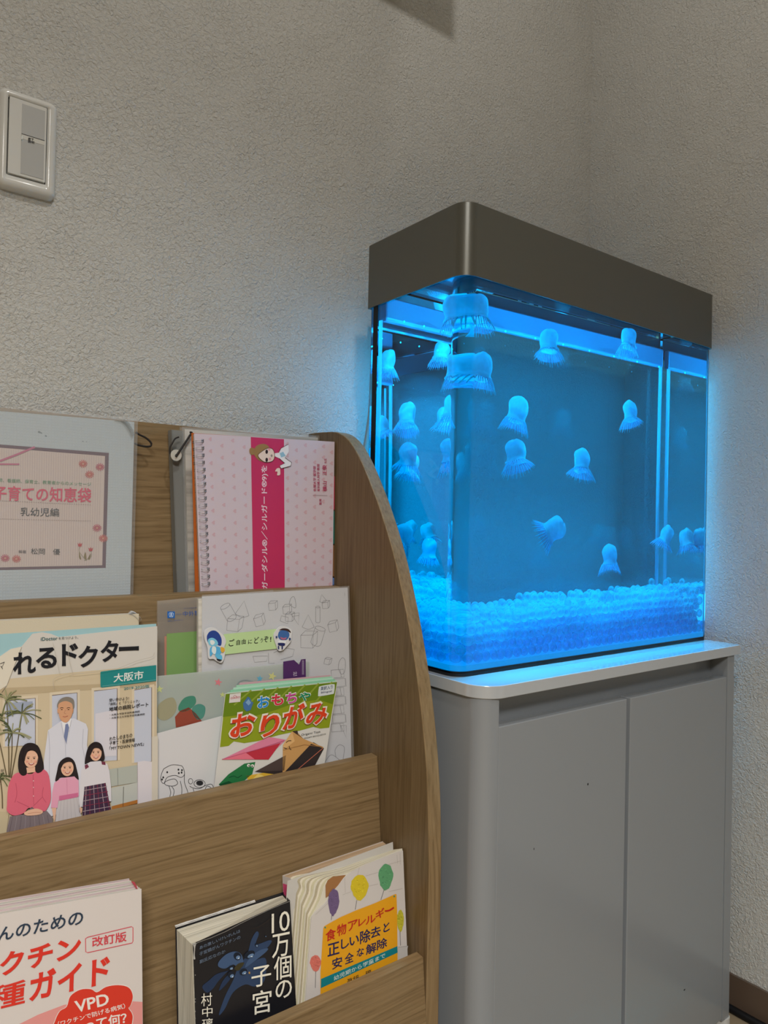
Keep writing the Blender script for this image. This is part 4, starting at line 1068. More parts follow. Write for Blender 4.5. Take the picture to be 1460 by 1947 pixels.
# worn white edge of the jacket
a.line([(246, 600), (300, 572), (420, 530), (560, 470), (700, 395), (840, 325), (1000, 250), (1130, 195), (1204, 168)], 6, (120, 118, 116), 8, smooth=False)
a.blob([(240, 590), (272, 582), (262, 620), (256, 700), (262, 740), (244, 735), (250, 640)], (170, 168, 164), 8)
for y in (900, 1136, 1165, 1260, 1330): a.disc(262, y, 4, 7, 0, (130, 128, 126), 8)
a.line([(820, 436), (870, 432), (960, 380), (1030, 320)], 3, (52, 44, 40), 8)
a.build('cover_print', bb)

# --- pink-spined book behind the allergy book
pl = bplane(2, 0.030); thk = 0.018
c = place(pl, (560, 1672), (744, 1612), (752, 1800), (572, 1860), POCK[2])
pb = thing_at('book', c, thk, 'paperback with pink and white spine, behind the food allergy book', 'book')
bk = place(bplane(2, 0.010), (537.5, 1665), (728, 1600), (733, 1800), (545, 1860), POCK[2])
for q in (c, bk):
    for i in (1, 2): q[i].x = min(q[i].x, XS - 0.003)
hexa(shift(inset(c, t=0.0005), dy=.0006), shift(inset(bk, t=.0005), dy=-.0006), 'page_block', page_mat('pages_peach', (196, 168, 138)), pb)
leaf(c, 0.0007, 'front_cover', ink((196, 188, 184)), pb); leaf(bk, 0.0007, 'back_cover', ink((190, 178, 168)), pb)
hexa([c[0] + Vector((-.0004, 0, 0)), c[0], c[3], c[3] + Vector((-.0004, 0, 0))], [bk[0] + Vector((-.0004, 0, 0)), bk[0], bk[3], bk[3] + Vector((-.0004, 0, 0))], 'spine', ink((192, 184, 180)), pb)
def spn(u_, t_): # point on the spine, u from back (0) to front (1), t down
    A_ = bk[0].lerp(c[0], u_); D_ = bk[3].lerp(c[3], u_); return A_.lerp(D_, t_) + Vector((-0.0009, 0, 0))
mb = MB()
for u0, u1, t0, t1, m in ((0.05, 0.55, 0.04, 0.13, 0), (0.62, 0.98, 0.055, 0.14, 0), (0.1, 0.5, 0.155, 0.16, 0), (0.25, 0.4, 0.19, 0.23, 0)):
    mb.add([spn(u0, t0), spn(u1, t0), spn(u1, t1), spn(u0, t1)], [(0, 1, 2, 3)], m)
mb.build('spine_print', ink((196, 70, 112)), pb)

# --- food allergy book
pl = bplane(2, 0.049); th = 0.018
c = place(pl, (588, 1742), (766.5, 1617), (775, 1826), (578, 1912), POCK[2])
for i in (1, 2): c[i].x = min(c[i].x, XS - 0.0015)
fr = (540, 1590, 5.034)
ab = thing_at('book', c, th, 'thumbed food allergy book with balloons and orange title panel, lower pocket', 'book')
top = [(262, 770), (300, 725), (390, 640), (440, 560), (520, 470), (570, 400), (650, 335), (780, 270), (900, 225), (1090, 150), (1138, 138)]
o3 = corners(top, pl, fr)
for p in o3: p.x = min(p.x, XS - .0015)
leaf(None, 0.0006, 'front_cover', ink((196, 190, 186)), ab, outline=o3 + [c[2], c[3]])
# fanned pages: each leaf curls a little more towards the front at its free top left corner
mb = MB()
PGC = [ink(v) for v in ((206, 200, 184), (192, 186, 158), (214, 206, 188), (170, 160, 136))]
NP = 15
for k in range(NP):
    t = k / (NP - 1)                       # 0 = front leaf, 1 = rear leaf
    d = 0.0012 + t * (th - 0.002)
    pk = (pl[0] + d, SL)
    # top-left corner and top edge move from the curled front leaf to the straight rear leaf
    ax, ay = 420 * (1 - t) + 92 * t, 420 * (1 - t) + 385 * t
    dip = 60 * (1 - t) ** 1.2 * t * 2
    e1 = [(250 - 165 * t, 790 - 330 * t + dip), ((ax + 250 - 165 * t) / 2 + 4, (ay + 790 - 330 * t) / 2 + 18 + dip * .3), (ax, ay + dip * .3), (650 - 150 * t, 335 - 30 * t), (900 - 60 * t, 220 - 22 * t), (1132 - 10 * t, 120 - 12 * t)]
    e1 = catmull(e1, False, 5)
    pts = [on_plane(fr[0] + x / fr[2], fr[1] + y / fr[2], pk) for x, y in e1]
    for p in pts: p.x = min(p.x, XS - .002)
    b0 = c[2] + Vector((-.001, d, 0)); b1 = c[3] + Vector((-0.0008 - 0.020 * t, d, 0))
    lo = pts + [b0, b1]
    n_ = Vector((0, 0, 0))
    for i in range(len(lo)): n_ += lo[i].cross(lo[(i + 1) % len(lo)])
    if n_.y > 0: lo.reverse()
    n = len(lo)
    mb.add(lo + [p + Vector((0, 0.0008, 0)) for p in lo], [tuple(range(n)), tuple(reversed(range(n, 2 * n)))] + [((i + 1) % n, i, i + n, (i + 1) % n + n) for i in range(n)], k % 4)
mb.build('fanned_pages', PGC, ab)
leaf(corners([(420, 420), (470, 385), (590, 372), (520, 470), (440, 560), (400, 590), (398, 470)], (pl[0] + .0004, SL), fr), 0.0003, 'brown_flyleaf', ink((150, 106, 66)), ab)
leaf([p + Vector((0, th, 0)) for p in (c[0] + Vector((-0.018, 0, 0.036)), c[1] + Vector((-.002, 0, .004)), c[2], c[3] + Vector((-0.02, 0, 0)))], 0.0006, 'back_cover', ink((190, 186, 180)), ab)
a = Art(pl, fr)
GR = (168, 160, 154)
for pts in ([(300, 750), (420, 640)], [(580, 400), (585, 540)], [(720, 300), (700, 380)], [(560, 560), (640, 530)], [(800, 480), (900, 455)], [(780, 380), (900, 345)], [(1080, 180), (1085, 260)], [(1000, 270), (1120, 235)], [(1110, 160), (1112, 270)], [(1000, 530), (1130, 500)]):
    a.line(pts, 3, GR, 1, smooth=False)
def balloon(x, y, rx, ry, rot, col, tail):
    rnd = random.Random(int(x)); pts = []
    for k in range(26):
        g = 2 * PI * k / 26; f_ = 1 + rnd.uniform(-.05, .05); q = ry * (1.0 + .18 * max(0, math.sin(g)))
        u_, v_ = rx * math.cos(g) * f_ * (1 - .16 * max(0, math.sin(g))), q * math.sin(g) * f_
        pts.append((x + u_ * math.cos(rot) - v_ * math.sin(rot), y + u_ * math.sin(rot) + v_ * math.cos(rot)))
    a.poly(pts, col, 2)
    for k in range(24):
        g = rnd.uniform(0, 2 * PI); r_ = rnd.uniform(.2, .9); u_, v_ = x + rx * r_ * math.cos(g), y + ry * r_ * math.sin(g)
        a.line([(u_ - 6, v_ - 3), (u_ + 6, v_ + 3)], 4, tuple(min(255, int(q * 1.18)) for q in col) if k % 2 else tuple(int(q * .85) for q in col), 3, smooth=False)
    a.line(tail, 4, (70, 68, 72), 2)
balloon(472, 620, 54, 118, .05, (104, 86, 122), [(458, 745), (450, 800)])
balloon(722, 480, 86, 112, .0, (200, 178, 40), [(694, 612), (680, 700)])
balloon(972, 380, 70, 118, .05, (88, 148, 104), [(956, 510), (925, 608)])
balloon(1112, 800, 34, 96, .0, (178, 172, 52), [(1108, 905), (1113, 1045)])
balloon(300, 1210, 54, 72, .0, (200, 108, 96), [(302, 1285), (298, 1450)])
balloon(310, 1570, 62, 32, .0, (74, 126, 148), [(310, 1590), (310, 1592)])
OR = (214, 152, 28)
a.poly([(372, 880), (380, 860), (430, 830), (540, 770), (690, 705), (860, 640), (1060, 552), (1072, 552), (1078, 700), (1084, 1240), (1084, 1500), (345, 1700), (345, 1300)], OR, 4)
a.poly([(350, 1362), (1080, 1048), (1082, 1110), (348, 1450)], (20, 120, 128), 5)
for x, y in ((390, 870), (1050, 573), (1065, 1222), (366, 1552)): a.disc(x, y, 8, 9, 0, (64, 130, 110), 5)
RR = (176, 32, 30); NB = (30, 32, 78)
a.line([(960, 712), (1002, 706), (1046, 678)], 15, RR, 6)
for ch, x0, y0, x1, y1 in (('食', 392, 870, 492, 1010), ('物', 500, 820, 592, 960), ('ア', 606, 790, 700, 910), ('レ', 706, 762, 780, 862), ('ル', 776, 740, 872, 845), ('ギ', 872, 680, 955, 795)):
    a.text(ch, (x0, y1), (x1, y1 - 34), (x0, y0 + 30), RR, 0.03, 6)
for ch, x0, y0, x1, y1 in (('正', 412, 1005, 525, 1150), ('し', 540, 960, 618, 1082), ('い', 622, 940, 712, 1050), ('除', 722, 880, 822, 1030), ('去', 822, 850, 920, 978), ('と', 945, 810, 1005, 925)):
    a.text(ch, (x0, y1), (x1, y1 - 32), (x0, y0 + 26), NB, 0.03, 6)
for ch, x0, y0, x1, y1 in (('安', 455, 1145, 552, 1275), ('全', 575, 1100, 662, 1225), ('な', 690, 1055, 760, 1160), ('解', 778, 1010, 878, 1135), ('除', 884, 965, 982, 1088)):
    a.text(ch, (x0, y1), (x1, y1 - 32), (x0, y0 + 26), NB, 0.03, 6)
a.text('幼児期から学童まで', (472, 1380), (965, 1155), (470, 1335), (206, 214, 206), 0.01, 6)
a.text('眞鍋　穣', (598, 1425), (832, 1325), (596, 1365), (48, 40, 36), 0.01, 6)
a.poly([(1086, 1060), (1182, 1045), (1176, 1080), (1180, 1175), (1092, 1205)], (186, 182, 178), 5)
a.line([(1086, 1058), (1182, 1046)], 4, (150, 146, 142), 6, smooth=False)
a.build('cover_print', ab)

# ================================================================== CABINET
ZS = -0.1907                    # worktop height
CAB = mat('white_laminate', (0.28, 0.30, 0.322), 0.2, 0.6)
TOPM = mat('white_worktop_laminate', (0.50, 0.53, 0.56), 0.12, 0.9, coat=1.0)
cab = root('cabinet', (0.895, 0.75, FLOOR), 'glossy white two-door cabinet carrying the aquarium in the corner', 'cabinet')
def hprism(pts, z0, z1, name, m, parent, bev=None, smooth=False):
    mb = MB(); n = len(pts)
    v = [(x, y, z0) for x, y in pts] + [(x, y, z1) for x, y in pts]
    mb.add(v, [tuple(reversed(range(n))), tuple(range(n, 2 * n))] + [(i, (i + 1) % n, (i + 1) % n + n, i + n) for i in range(n)])
    o = mb.build(name, m, parent)
    if bev: bevel(o, bev, 2)
    if smooth: soften(o)
    return o
def soften(o, deg=30):
    me = o.data
    me.polygons.foreach_set('use_smooth', [True] * len(me.polygons))
    me.set_sharp_from_angle(angle=math.radians(deg))
    wn = o.modifiers.new('normals', 'WEIGHTED_NORMAL'); wn.keep_sharp = True; wn.weight = 100
SX0, SX1, SY0, SY1 = 0.603, 1.193, 0.597, 0.915
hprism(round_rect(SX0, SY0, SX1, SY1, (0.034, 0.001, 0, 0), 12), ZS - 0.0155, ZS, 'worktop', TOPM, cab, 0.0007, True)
BX0, BX1, BY0 = 0.6065, 1.1815, 0.6015
ZD = -0.2405                    # door tops
ZU = ZS - 0.0155
# rounded left front pillar, stile on the right, sides and recessed rail
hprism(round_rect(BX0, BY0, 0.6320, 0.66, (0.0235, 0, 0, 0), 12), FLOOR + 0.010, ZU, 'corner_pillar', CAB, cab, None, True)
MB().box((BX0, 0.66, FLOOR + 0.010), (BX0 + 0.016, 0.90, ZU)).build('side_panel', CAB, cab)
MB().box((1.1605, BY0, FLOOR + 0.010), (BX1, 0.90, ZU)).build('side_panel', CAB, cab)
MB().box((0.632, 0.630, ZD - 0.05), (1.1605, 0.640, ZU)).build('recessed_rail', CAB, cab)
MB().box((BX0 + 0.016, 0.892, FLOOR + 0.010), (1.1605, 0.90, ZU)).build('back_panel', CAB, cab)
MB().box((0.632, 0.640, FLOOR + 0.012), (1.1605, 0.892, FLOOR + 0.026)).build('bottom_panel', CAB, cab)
SPK = mat('dark_chip', (0.02, 0.02, 0.02), 0.6)
def door(x0, x1, marks):
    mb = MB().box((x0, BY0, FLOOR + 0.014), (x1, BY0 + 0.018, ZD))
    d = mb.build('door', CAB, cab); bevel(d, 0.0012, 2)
    for px, py, w_, h_ in marks:
        p = on_y(px, py, BY0)
        MB().box((p.x - w_, BY0 - 0.0003, p.z - h_), (p.x + w_, BY0 + 0.001, p.z + h_)).build('chip_mark', SPK, d)
    return d
door(0.6325, 0.8872, [(1117.5, 1491, 0.0011, 0.0012), (1015, 1614, .0004, .0012)])
door(0.8960, 1.1592, [(1301, 1882, 0.0018, 0.0009)])
MB().box((0.884, 0.621, FLOOR + 0.014), (0.899, 0.640, ZD - .014)).build('centre_upright', mat('gap_dark', (0.16, 0.165, 0.175), 0.6), cab)
for x in (0.622, 1.170):
    for y in (0.612, 0.89):
        MB().tube([(x + .006, y, FLOOR), (x + .006, y, FLOOR + 0.004), (x + .006, y, FLOOR + 0.010)], 0.0135, 18).build('foot', mat('foot_white', (0.6, 0.6, 0.58), 0.4), cab)

# ================================================================== AQUARIUM
TXL, TXR, TYF, TYB = 0.6125, 1.1960, 0.6550, 0.8520
ZG0, ZG1 = -0.1865, 0.3480
TG = 0.0055
aq = root('aquarium', ((TXL + TXR) / 2, (TYF + TYB) / 2, ZS), 'glass aquarium glowing blue with pewter hood, standing on the white cabinet', 'aquarium')
def glass_mat(name, ior, col):
    m = bpy.data.materials.new(name); m.use_nodes = True; nt = m.node_tree
    for n in list(nt.nodes): nt.nodes.remove(n)
    g = nt.nodes.new('ShaderNodeBsdfGlass'); g.inputs['IOR'].default_value = ior; g.inputs['Roughness'].default_value = 0.0
    g.inputs['Color'].default_value = col + (1,)
    o = nt.nodes.new('ShaderNodeOutputMaterial'); nt.links.new(g.outputs[0], o.inputs[0]); return m
WT = glass_mat('tank_water', 1.33 / 1.5, (1.0, 1.0, 1.0))
# tank glass: tinted where light passes through, untinted where it is mirrored back inside
GL = bpy.data.materials.new('tank_glass'); GL.use_nodes = True; nt = GL.node_tree
for n in list(nt.nodes): nt.nodes.remove(n)
fr_ = nt.nodes.new('ShaderNodeFresnel'); fr_.inputs['IOR'].default_value = 1.5
rf = nt.nodes.new('ShaderNodeBsdfRefraction'); rf.inputs['IOR'].default_value = 1.5; rf.inputs['Roughness'].default_value = 0.0; rf.inputs['Color'].default_value = (0.37, 0.80, 0.93, 1)
gl = nt.nodes.new('ShaderNodeBsdfGlossy'); gl.inputs['Roughness'].default_value = 0.0; gl.inputs['Color'].default_value = (0.95, 1, 1, 1)
mx = nt.nodes.new('ShaderNodeMixShader'); ou = nt.nodes.new('ShaderNodeOutputMaterial')
nt.links.new(fr_.outputs[0], mx.inputs[0]); nt.links.new(rf.outputs[0], mx.inputs[1]); nt.links.new(gl.outputs[0], mx.inputs[2]); nt.links.new(mx.outputs[0], ou.inputs[0])
hprism(round_rect(TXL, TYF, TXR, TYB, (0.022, 0.014, 0.004, 0.004), 20), ZG0, ZG1, 'glass_tank', GL, aq, None, True)
hprism(round_rect(TXL + TG, TYF + TG, TXR - TG, TYB - TG, (0.0165, 0.0085, 0.002, 0.002), 20), ZG0 + 0.0012, ZG1 - 0.0055, 'water', WT, aq, None, True)
BLK = mat('black_rubber', (0.006, 0.006, 0.007), 0.5, 0.3)
hprism(round_rect(TXL + .0005, TYF + .0005, TXR - .0005, TYB, (0.0215, 0.0135, 0.004, 0.004), 14), ZS, ZG0, 'base_mat', BLK, aq)
MB().box((TXL - 0.0012, 0.8325, ZG0), (TXL - 0.0001, 0.8425, 0.312)).build('black_seal', BLK, aq)
HM = bpy.data.materials.new('pewter_paint'); HM.use_nodes = True
b = HM.node_tree.nodes['Principled BSDF']; b.inputs['Base Color'].default_value = (0.128, 0.126, 0.106, 1); b.inputs['Metallic'].default_value = 0.45
b.inputs['Roughness'].default_value = 0.34; b.inputs['Coat Weight'].default_value = 0.25; b.inputs['Coat Roughness'].default_value = 0.15
nt = HM.node_tree; tc = nt.nodes.new('ShaderNodeTexCoord'); nz = nt.nodes.new('ShaderNodeTexNoise'); nz.inputs['Scale'].default_value = 1400; nz.inputs['Detail'].default_value = 1
bp = nt.nodes.new('ShaderNodeBump'); bp.inputs['Strength'].default_value = 0.12; bp.inputs['Distance'].default_value = 0.0004
nt.links.new(tc.outputs['Object'], nz.inputs['Vector']); nt.links.new(nz.outputs['Fac'], bp.inputs['Height']); nt.links.new(bp.outputs['Normal'], b.inputs['Normal'])
HX0, HX1, HY0, HY1, HZ0, HZ1 = 0.6094, 1.1992, 0.652, 0.856, 0.3078, 0.400
mb = MB()
ro = round_rect(HX0, HY0, HX1, HY1, (0.022, 0.014, 0.003, 0.003), 14)
r1_ = round_rect(HX0 + .0012, HY0 + .0012, HX1 - .0012, HY1 - .0012, (0.021, 0.013, 0.002, 0.002), 14)
ri = round_rect(HX0 + .0022, HY0 + .0022, HX1 - .0022, HY1 - .0022, (0.020, 0.012, 0.0015, 0.0015), 14)
n = len(ro)
lay = [(ri, HZ1 - .004, 1), (ri, HZ0, 1), (ro, HZ0, 0), (ro, HZ1 - .0012, 0), (r1_, HZ1, 0)]
for pts, z, _ in lay: mb.v += [Vector((x, y, z)) for x, y in pts]
for k in range(len(lay) - 1):
    for i in range(n):
        j = (i + 1) % n; mb.f.append((k * n + j, k * n + i, (k + 1) * n + i, (k + 1) * n + j)[::-1]); mb.m.append(1 if k == 0 else 0)
mb.f.append(tuple(range(4 * n, 5 * n))); mb.m.append(0); mb.f.append(tuple(reversed(range(0, n)))); mb.m.append(1)
hd = mb.build('hood', [HM, mat('hood_inside', (0.12, 0.15, 0.18), 0.6)], aq); soften(hd, 35)
# lamp bar under the water surface along the rear pane
LB = bpy.data.materials.new('lamp_diffuser'); LB.use_nodes = True
b = LB.node_tree.nodes['Principled BSDF']; b.inputs['Base Color'].default_value = (0.01, 0.08, 0.16, 1); b.inputs['Roughness'].default_value = 0.3
b.inputs['Emission Color'].default_value = (0.0, 0.32, 0.85, 1); b.inputs['Emission Strength'].default_value = 0.10
o = MB().box((0.632, 0.826, 0.2880), (1.188, 0.8425, 0.3220)).build('lamp_bar', LB, aq); bevel(o, 0.004, 3)
LB2 = bpy.data.materials.new('added_glow_plate'); LB2.use_nodes = True  # added glowing plate under the beads, brightens them and the tank bottom
b = LB2.node_tree.nodes['Principled BSDF']; b.inputs['Base Color'].default_value = (0.0, 0.3, 0.6, 1)
b.inputs['Emission Color'].default_value = (0.0, 0.33, 0.80, 1); b.inputs['Emission Strength'].default_value = 0.8
hprism(round_rect(TXL + TG + .0006, TYF + TG + .0006, TXR - TG - .0006, TYB - TG - .0006, (0.0155, 0.0075, 0.001, 0.001), 14), ZG0 + 0.0018, ZG0 + 0.0090, 'added_glow_plate', LB2, aq, None, True)
def soft_blue(name, col, t_mix, emis=0.0):
    m = bpy.data.materials.new(name); m.use_nodes = True; nt = m.node_tree
    for n in list(nt.nodes): nt.nodes.remove(n)
    d = nt.nodes.new('ShaderNodeBsdfDiffuse'); d.inputs['Color'].default_value = col + (1,)
    t = nt.nodes.new('ShaderNodeBsdfTranslucent'); t.inputs['Color'].default_value = col + (1,)
    x = nt.nodes.new('ShaderNodeMixShader'); x.inputs[0].default_value = t_mix
    o = nt.nodes.new('ShaderNodeOutputMaterial')
    nt.links.new(d.outputs[0], x.inputs[1]); nt.links.new(t.outputs[0], x.inputs[2])
    last = x
    nt.links.new(last.outputs[0], o.inputs[0]); return m, nt, last, o
def see_through(nt, last, out, fac, col=(1, 1, 1)):
    tr = nt.nodes.new('ShaderNodeBsdfTransparent'); tr.inputs['Color'].default_value = col + (1,)
    mx = nt.nodes.new('ShaderNodeMixShader')
    if isinstance(fac, float): mx.inputs[0].default_value = fac
    else: nt.links.new(fac, mx.inputs[0])
    nt.links.new(last.outputs[0], mx.inputs[1]); nt.links.new(tr.outputs[0], mx.inputs[2]); nt.links.new(mx.outputs[0], out.inputs[0])
TU, nt, last, out_ = soft_blue('clear_tube', (0.55, 0.8, 0.95), 0.6); see_through(nt, last, out_, 0.35, (0.8, 0.93, 1.0))
MB().tube([(1.1825, 0.8300, ZG0 + 0.010), (1.1825, 0.830, 0.05), (1.1825, 0.8300, 0.288)], 0.0040, 14).build('corner_tube', TU, aq, True)
MB().tube([(0.6255, 0.8350, ZG0 + 0.010), (0.6255, 0.835, 0.05), (0.6255, 0.8350, 0.288)], 0.0036, 14).build('corner_tube', TU, aq, True)

# air tube behind the tank and cable on the floor
tb = root('air_tube', (0.60, 0.90, -0.19), 'thin beige air tube hanging between aquarium and wall, above the rack', 'tube')
MB().tube([on_y(x, y, 0.905) for x, y in catmull([(712, 560), (709, 640), (707, 720), (704, 780), (699, 820), (694, 850), (691, 880), (688, 940), (690, 1010)], False, 5)], 0.0033, 12).build('tube', mat('beige_tube', (0.40, 0.355, 0.30), 0.35, 0.5), tb, True)
fc_ = root('power_cable', (1.207, 0.58, FLOOR), 'black cable lying on the floor along the right baseboard', 'cable')
MB().tube([(1.2105, 0.90, FLOOR + .0062), (1.2105, 0.72, FLOOR + .0062), (1.2095, 0.60, FLOOR + .0062), (1.2100, 0.50, FLOOR + .0062), (1.2095, 0.40, FLOOR + .0062)], 0.0062, 12).build('cable', BLK, fc_, True)

# ------------------------------------------------------------------ water beads
BR = 0.0072
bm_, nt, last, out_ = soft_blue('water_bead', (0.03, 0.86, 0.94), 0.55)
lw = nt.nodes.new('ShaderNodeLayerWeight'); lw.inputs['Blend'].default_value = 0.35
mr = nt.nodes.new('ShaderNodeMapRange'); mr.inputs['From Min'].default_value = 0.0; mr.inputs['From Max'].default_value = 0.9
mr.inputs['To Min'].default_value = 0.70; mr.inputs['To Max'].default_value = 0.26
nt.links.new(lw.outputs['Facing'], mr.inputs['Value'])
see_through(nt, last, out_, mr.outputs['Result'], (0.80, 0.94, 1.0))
def ico(sub):
    bm = bmesh.new(); bmesh.ops.create_icosphere(bm, subdivisions=sub, radius=BR)
    v = [p.co.copy() for p in bm.verts]; f = [tuple(q.index for q in p.verts) for p in bm.faces]; bm.free(); return v, f
hv, hf = ico(3)
bmesh_bead = bpy.data.meshes.new('water_bead'); bmesh_bead.from_pydata(hv, [], hf); bmesh_bead.materials.append(bm_)
bmesh_bead.polygons.foreach_set('use_smooth', [True] * len(bmesh_bead.polygons))
rnd = random.Random(11)
ix0, ix1, iy0, iy1, iz0 = TXL + TG + .0003, TXR - TG - .0003, TYF + TG + .0003, TYB - TG - .0003, ZG0 + 0.0092
D_ = 2 * BR * 1.01
nx = int((ix1 - ix0 - D_) / D_) + 1; ny = int((iy1 - iy0 - D_) / (D_ * .87)) + 1
def ztop(x, y): return -0.1135 + 0.010 * (x - 0.9) / 0.3 + 0.004 * math.sin(x * 23 + y * 31) - 0.003 * math.sin(x * 57)
spots = []
for kz in range(11):
    z = iz0 + BR + kz * D_ * .82
    for j in range(ny):
        y = iy0 + BR + j * D_ * .87 + (D_ * .29 if kz % 2 else 0)
        if y > iy1 - BR: continue
        for i in range(nx + 1):
            x = ix0 + BR + i * D_ + (D_ / 2 if (j + kz) % 2 else 0)
            if x > ix1 - BR: continue
            zz = z + rnd.uniform(-.0020, .0020) * min(1, kz); xx = x + rnd.uniform(-.0018, .0018); yy = y + rnd.uniform(-.0012, .0012) * (1 if j else .3)
            xx = max(ix0 + BR, min(ix1 - BR, xx)); yy = max(iy0 + BR, min(iy1 - BR, yy))
            if zz > ztop(xx, yy) + rnd.uniform(-.006, .004): continue
            dx, dy = ix0 + .017 - xx, iy0 + .017 - yy
            if dx > 0 and dy > 0 and math.hypot(dx, dy) > .017 - BR: continue
            buried = zz < ztop(xx, yy) - 2.6 * D_ and j >= 2 and D_ * 2.6 < xx - ix0 < (ix1 - ix0) - D_ * 1.5 and j < ny - 1
            if buried: continue
            front = j == 0; leftw = xx - ix0 < D_
            score = (3 if front else 0) + (1.5 if leftw else 0) - 1.2 * math.hypot(xx, yy) + (0.4 if zz > ztop(xx, yy) - D_ else 0) - 0.4 * j
            spots.append((score, xx, yy, zz))
spots.sort(key=lambda q: -q[0])
for k, (s_, x, y, z) in enumerate(spots[:300]):
    o = bpy.data.objects.new('water_bead', bmesh_bead); COL.objects.link(o); o.location = (x, y, z); o.scale = (rnd.uniform(.86, 1.04),) * 3
    tag(o, 'clear round water bead lying at the bottom of the blue aquarium', 'bead', 'water beads on the aquarium floor')
lv_, lf_ = ico(2)
vs = []; fs = []
for s_, x, y, z in spots[300:]:
    n = len(vs); vs += [(p.x + x, p.y + y, p.z + z) for p in lv_]; fs += [(q[0] + n, q[1] + n, q[2] + n) for q in lf_]
rest = obj('water_beads', vs, fs, bm_, None, None, True)
tag(rest, 'deep bed of clear water beads covering the aquarium floor behind the front row', 'beads', None, 'stuff')

# ------------------------------------------------------------------ jellyfish
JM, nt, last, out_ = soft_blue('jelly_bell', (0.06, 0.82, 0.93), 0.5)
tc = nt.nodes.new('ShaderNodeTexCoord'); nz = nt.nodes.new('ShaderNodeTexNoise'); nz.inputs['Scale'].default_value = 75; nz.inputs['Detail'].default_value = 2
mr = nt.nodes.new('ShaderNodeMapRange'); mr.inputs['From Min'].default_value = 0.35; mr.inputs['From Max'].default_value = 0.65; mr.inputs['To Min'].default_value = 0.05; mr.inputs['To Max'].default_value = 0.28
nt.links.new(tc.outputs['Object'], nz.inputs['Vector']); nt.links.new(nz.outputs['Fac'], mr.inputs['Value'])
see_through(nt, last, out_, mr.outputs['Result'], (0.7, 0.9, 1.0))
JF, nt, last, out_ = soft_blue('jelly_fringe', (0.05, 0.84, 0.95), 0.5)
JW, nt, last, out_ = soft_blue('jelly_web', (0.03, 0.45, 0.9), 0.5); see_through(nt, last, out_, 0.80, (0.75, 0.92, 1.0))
def bell_mesh(seed, tall=1.0, wide=1.0):
    rd = random.Random(seed); ph = [rd.uniform(0, 6.28) for _ in range(6)]
    prof_ = [(0.0, 0.0325), (0.005, 0.0323), (0.0098, 0.0305), (0.0130, 0.0270), (0.0146, 0.0222), (0.0147, 0.0165), (0.0140, 0.0110), (0.0132, 0.0062), (0.0138, 0.0028), (0.0154, 0.0008), (0.0160, -0.0006), (0.0150, -0.0018), (0.0128, -0.0008), (0.0114, 0.0030), (0.0120, 0.012), (0.0122, 0.020), (0.0095, 0.0265), (0.0050, 0.0292), (0.0, 0.0298)]
    P = catmull(prof_, False, 3); seg = 30; v = []; f = []
    for r_, z in P:
        for k in range(seg):
            t = 2 * PI * k / seg
            w_ = 1 + 0.07 * math.sin(2 * t + ph[0]) + 0.05 * math.sin(3 * t + ph[1] + z * 90) + 0.04 * math.sin(z * 260 + ph[2] + t)
            v.append(Vector((max(0, r_) * wide * w_ * math.cos(t), max(0, r_) * wide * w_ * math.sin(t), z * tall + 0.0011 * math.sin(2 * t + ph[3]) * (z > .004) + .0009 * math.sin(3 * t + ph[4]))))
    n = len(P)
    for i in range(n - 1):
        for k in range(seg):
            k2 = (k + 1) % seg; f.append((i * seg + k, (i + 1) * seg + k, (i + 1) * seg + k2, i * seg + k2))
    me = bpy.data.meshes.new('bell'); me.from_pydata([tuple(p) for p in v], [], f); me.materials.append(JM)
    me.polygons.foreach_set('use_smooth', [True] * len(f)); me.update(); return me
def fringe_mesh(seed, style, wide=1.0):
    rd = random.Random(seed + 50); ph = rd.uniform(0, 6.28); mb = MB(); N = 32
    def pt(t, s):
        if style == 0:   R = 0.0145 + 0.0085 * s ** 0.8 + 0.0012 * math.sin(3 * t + ph); z = -0.0006 - 0.0155 * s + 0.0035 * math.sin(2 * t + ph) * s
        elif style == 1: R = 0.0145 + 0.0115 * s; z = -0.0004 - 0.0105 * s - 0.003 * s * s + 0.0045 * math.sin(t + ph) * s
        else:            R = 0.0145 + 0.0040 * math.sin(s * 2.4); z = -0.0006 - 0.0190 * s + 0.002 * math.sin(4 * t + ph) * s
        R *= wide
        return Vector((R * math.cos(t), R * math.sin(t), z))
    for k in range(N):
        t = 2 * PI * k / N + rd.uniform(-.03, .03); ll = rd.uniform(0.88, 1.08); wob = rd.uniform(-.12, .12) * (1.6 if style == 2 else 0.6)
        mb.tube([pt(t + wob * s * s, s * ll) for s in (0, .25, .5, .75, 1.0)], 0.00085, 5, 0, 0.00035)
    if style < 2:
        seg = 60; rows = 5; n0 = len(mb.v)
        for i in range(rows):
            for k in range(seg): mb.v.append(pt(2 * PI * k / seg, 0.72 * i / (rows - 1)) * 1.0)
        for i in range(rows - 1):
            for k in range(seg):
                k2 = (k + 1) % seg; mb.f.append((n0 + i * seg + k, n0 + (i + 1) * seg + k, n0 + (i + 1) * seg + k2, n0 + i * seg + k2)); mb.m.append(1)
    me = bpy.data.meshes.new('tentacles'); me.from_pydata([tuple(p) for p in mb.v], [], mb.f); me.materials.append(JF); me.materials.append(JW)
    me.polygons.foreach_set('material_index', mb.m); me.polygons.foreach_set('use_smooth', [True] * len(mb.f)); me.update(); return me
BELLS = [bell_mesh(1, 1, 1.1), bell_mesh(2, 1.04, 1.06), bell_mesh(3, .95, 1.12), bell_mesh(4, 1.0, 1.1)]
FRS = [fringe_mesh(1, 0, 1.1), fringe_mesh(2, 1, 1.12), fringe_mesh(3, 2, 1.1), fringe_mesh(4, 0, 1.1)]
RV = ROT
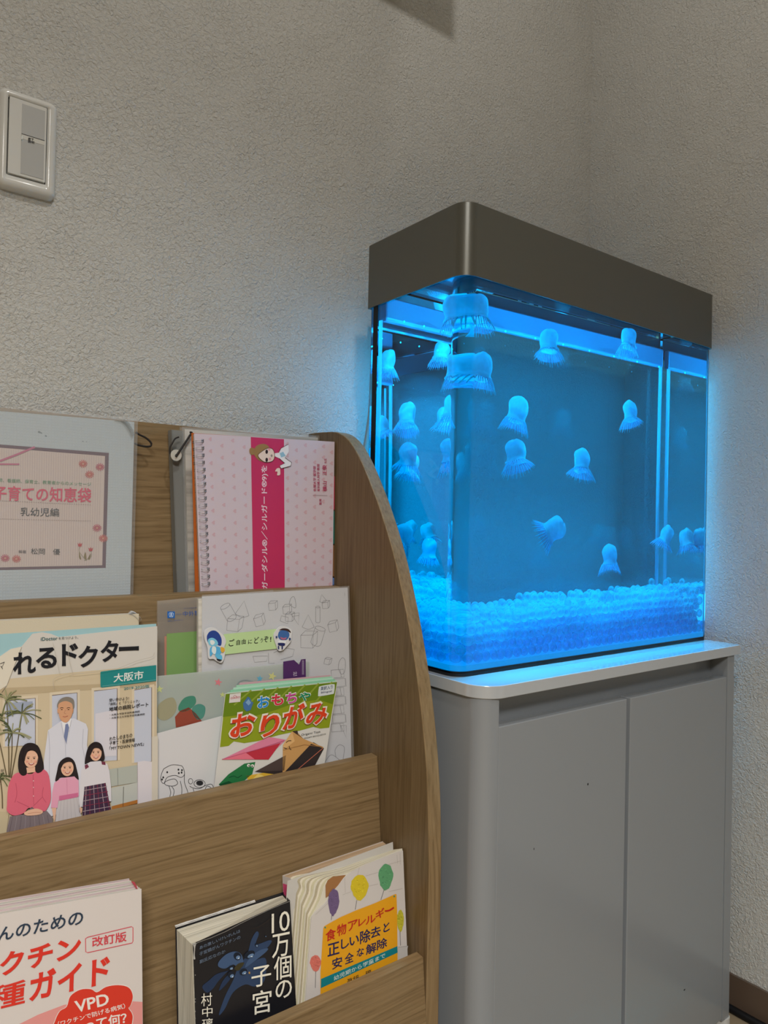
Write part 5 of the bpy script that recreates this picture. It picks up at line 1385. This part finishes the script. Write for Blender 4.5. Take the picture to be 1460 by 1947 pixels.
def jelly(p, tilt, b_, f_, s, label, spin=0.0, lean=0.0):
    """tilt = roll as the reference shows it (degrees, clockwise), lean = towards the viewer"""
    o = root('jellyfish', p, label, 'jellyfish', 'jellyfish floating in the blue aquarium')
    fwd = Vector(RV[2]); rt = Vector(RV[0]); up = Vector((0, 0, 1))
    M = Matrix.Rotation(math.radians(tilt), 4, fwd) @ Matrix.Rotation(math.radians(lean), 4, rt) @ Matrix.Rotation(spin, 4, up) @ Matrix.Scale(s, 4)
    o.rotation_euler = M.to_euler(); o.scale = (s, s, s)
    for nm, me in (('bell', BELLS[b_]), ('tentacles', FRS[f_])):
        c_ = bpy.data.objects.new(nm, me); COL.objects.link(c_); c_.parent = o
    return o
def refracted(px, py, y, pane='front'):
    """point at depth y inside the water seen at a pixel, bending at the pane"""
    d = ray(px, py).normalized(); nrm = Vector((0, -1, 0)) if pane == 'front' else Vector((-1, 0, 0))
    p = d * (TYF / d.y if pane == 'front' else TXL / d.x)
    e_ = 1 / 1.33; c_ = -nrm.dot(d)
    r = d * e_ + nrm * (e_ * c_ - math.sqrt(1 - e_ * e_ * (1 - c_ * c_)))
    return p + r * ((y - p.y) / r.y)
JL = [ # pixel of bell centre, depth, tilt, bell, fringe, scale, lean, label
    (1044, 645, 0.735, -3, 0, 1, 0.95, 8, 'jellyfish high in the tank, just left of centre under the lamp bar, skirt flared wide'),
    (1194, 640, 0.735, 3, 2, 0, 0.95, 8, 'topmost jellyfish on the right, close under the hood'),
    (1199, 779, 0.735, -8, 3, 1, 0.92, 8, 'jellyfish alone on the right side at mid height, skirt swept to the right'),
    (1105, 872, 0.735, 2, 0, 1, 0.98, 12, 'jellyfish with scalloped skirt at the middle of the front pane'),
    (980, 776, 0.800, 12, 1, 0, 1.06, 5, 'upper of the two jellyfish left of centre, leaning right'),
    (983, 855, 0.800, -10, 2, 1, 1.06, 8, 'lower of the two jellyfish left of centre, skirt tilted up to the right'),
    (1040, 992, 0.735, 62, 3, 1, 1.0, 0, 'jellyfish lying on its side, skirt pointing left, low in the middle'),
    (1159, 1054, 0.735, -2, 1, 0, 0.92, 5, 'lowest jellyfish, just above the beads'),
    (1262, 1013, 0.735, 28, 0, 1, 0.90, 5, 'jellyfish tilted right beside the right corner tube'),
    (1336, 1020, 0.712, -8, 2, 1, 0.95, 10, 'jellyfish at the right edge of the tank, cut by the glass'),
]
for px, py, y, tl, b_, f_, s_, ln, lb in JL:
    p = refracted(px, py, y)
    p.x = min(p.x, TXR - TG - .016)
    jelly(p - Vector((0, 0, 0.017 * s_)), tl, b_, f_, s_, lb, px * .7, -ln)
jelly(Vector((0.676, 0.708, 0.192)), 4, 1, 0, 1.0, 'jellyfish stretched by the rounded front corner of the tank, upper left', 1.0, -6)
jelly(Vector((0.668, 0.706, 0.268)), -6, 3, 0, 1.0, 'jellyfish right under the hood at the rounded front corner', 2.0, -6)
jelly(Vector((0.655, 0.800, -0.030)), 25, 2, 2, 0.9, 'jellyfish low behind the left pane, half hidden by the rack side', 2.0, -6)
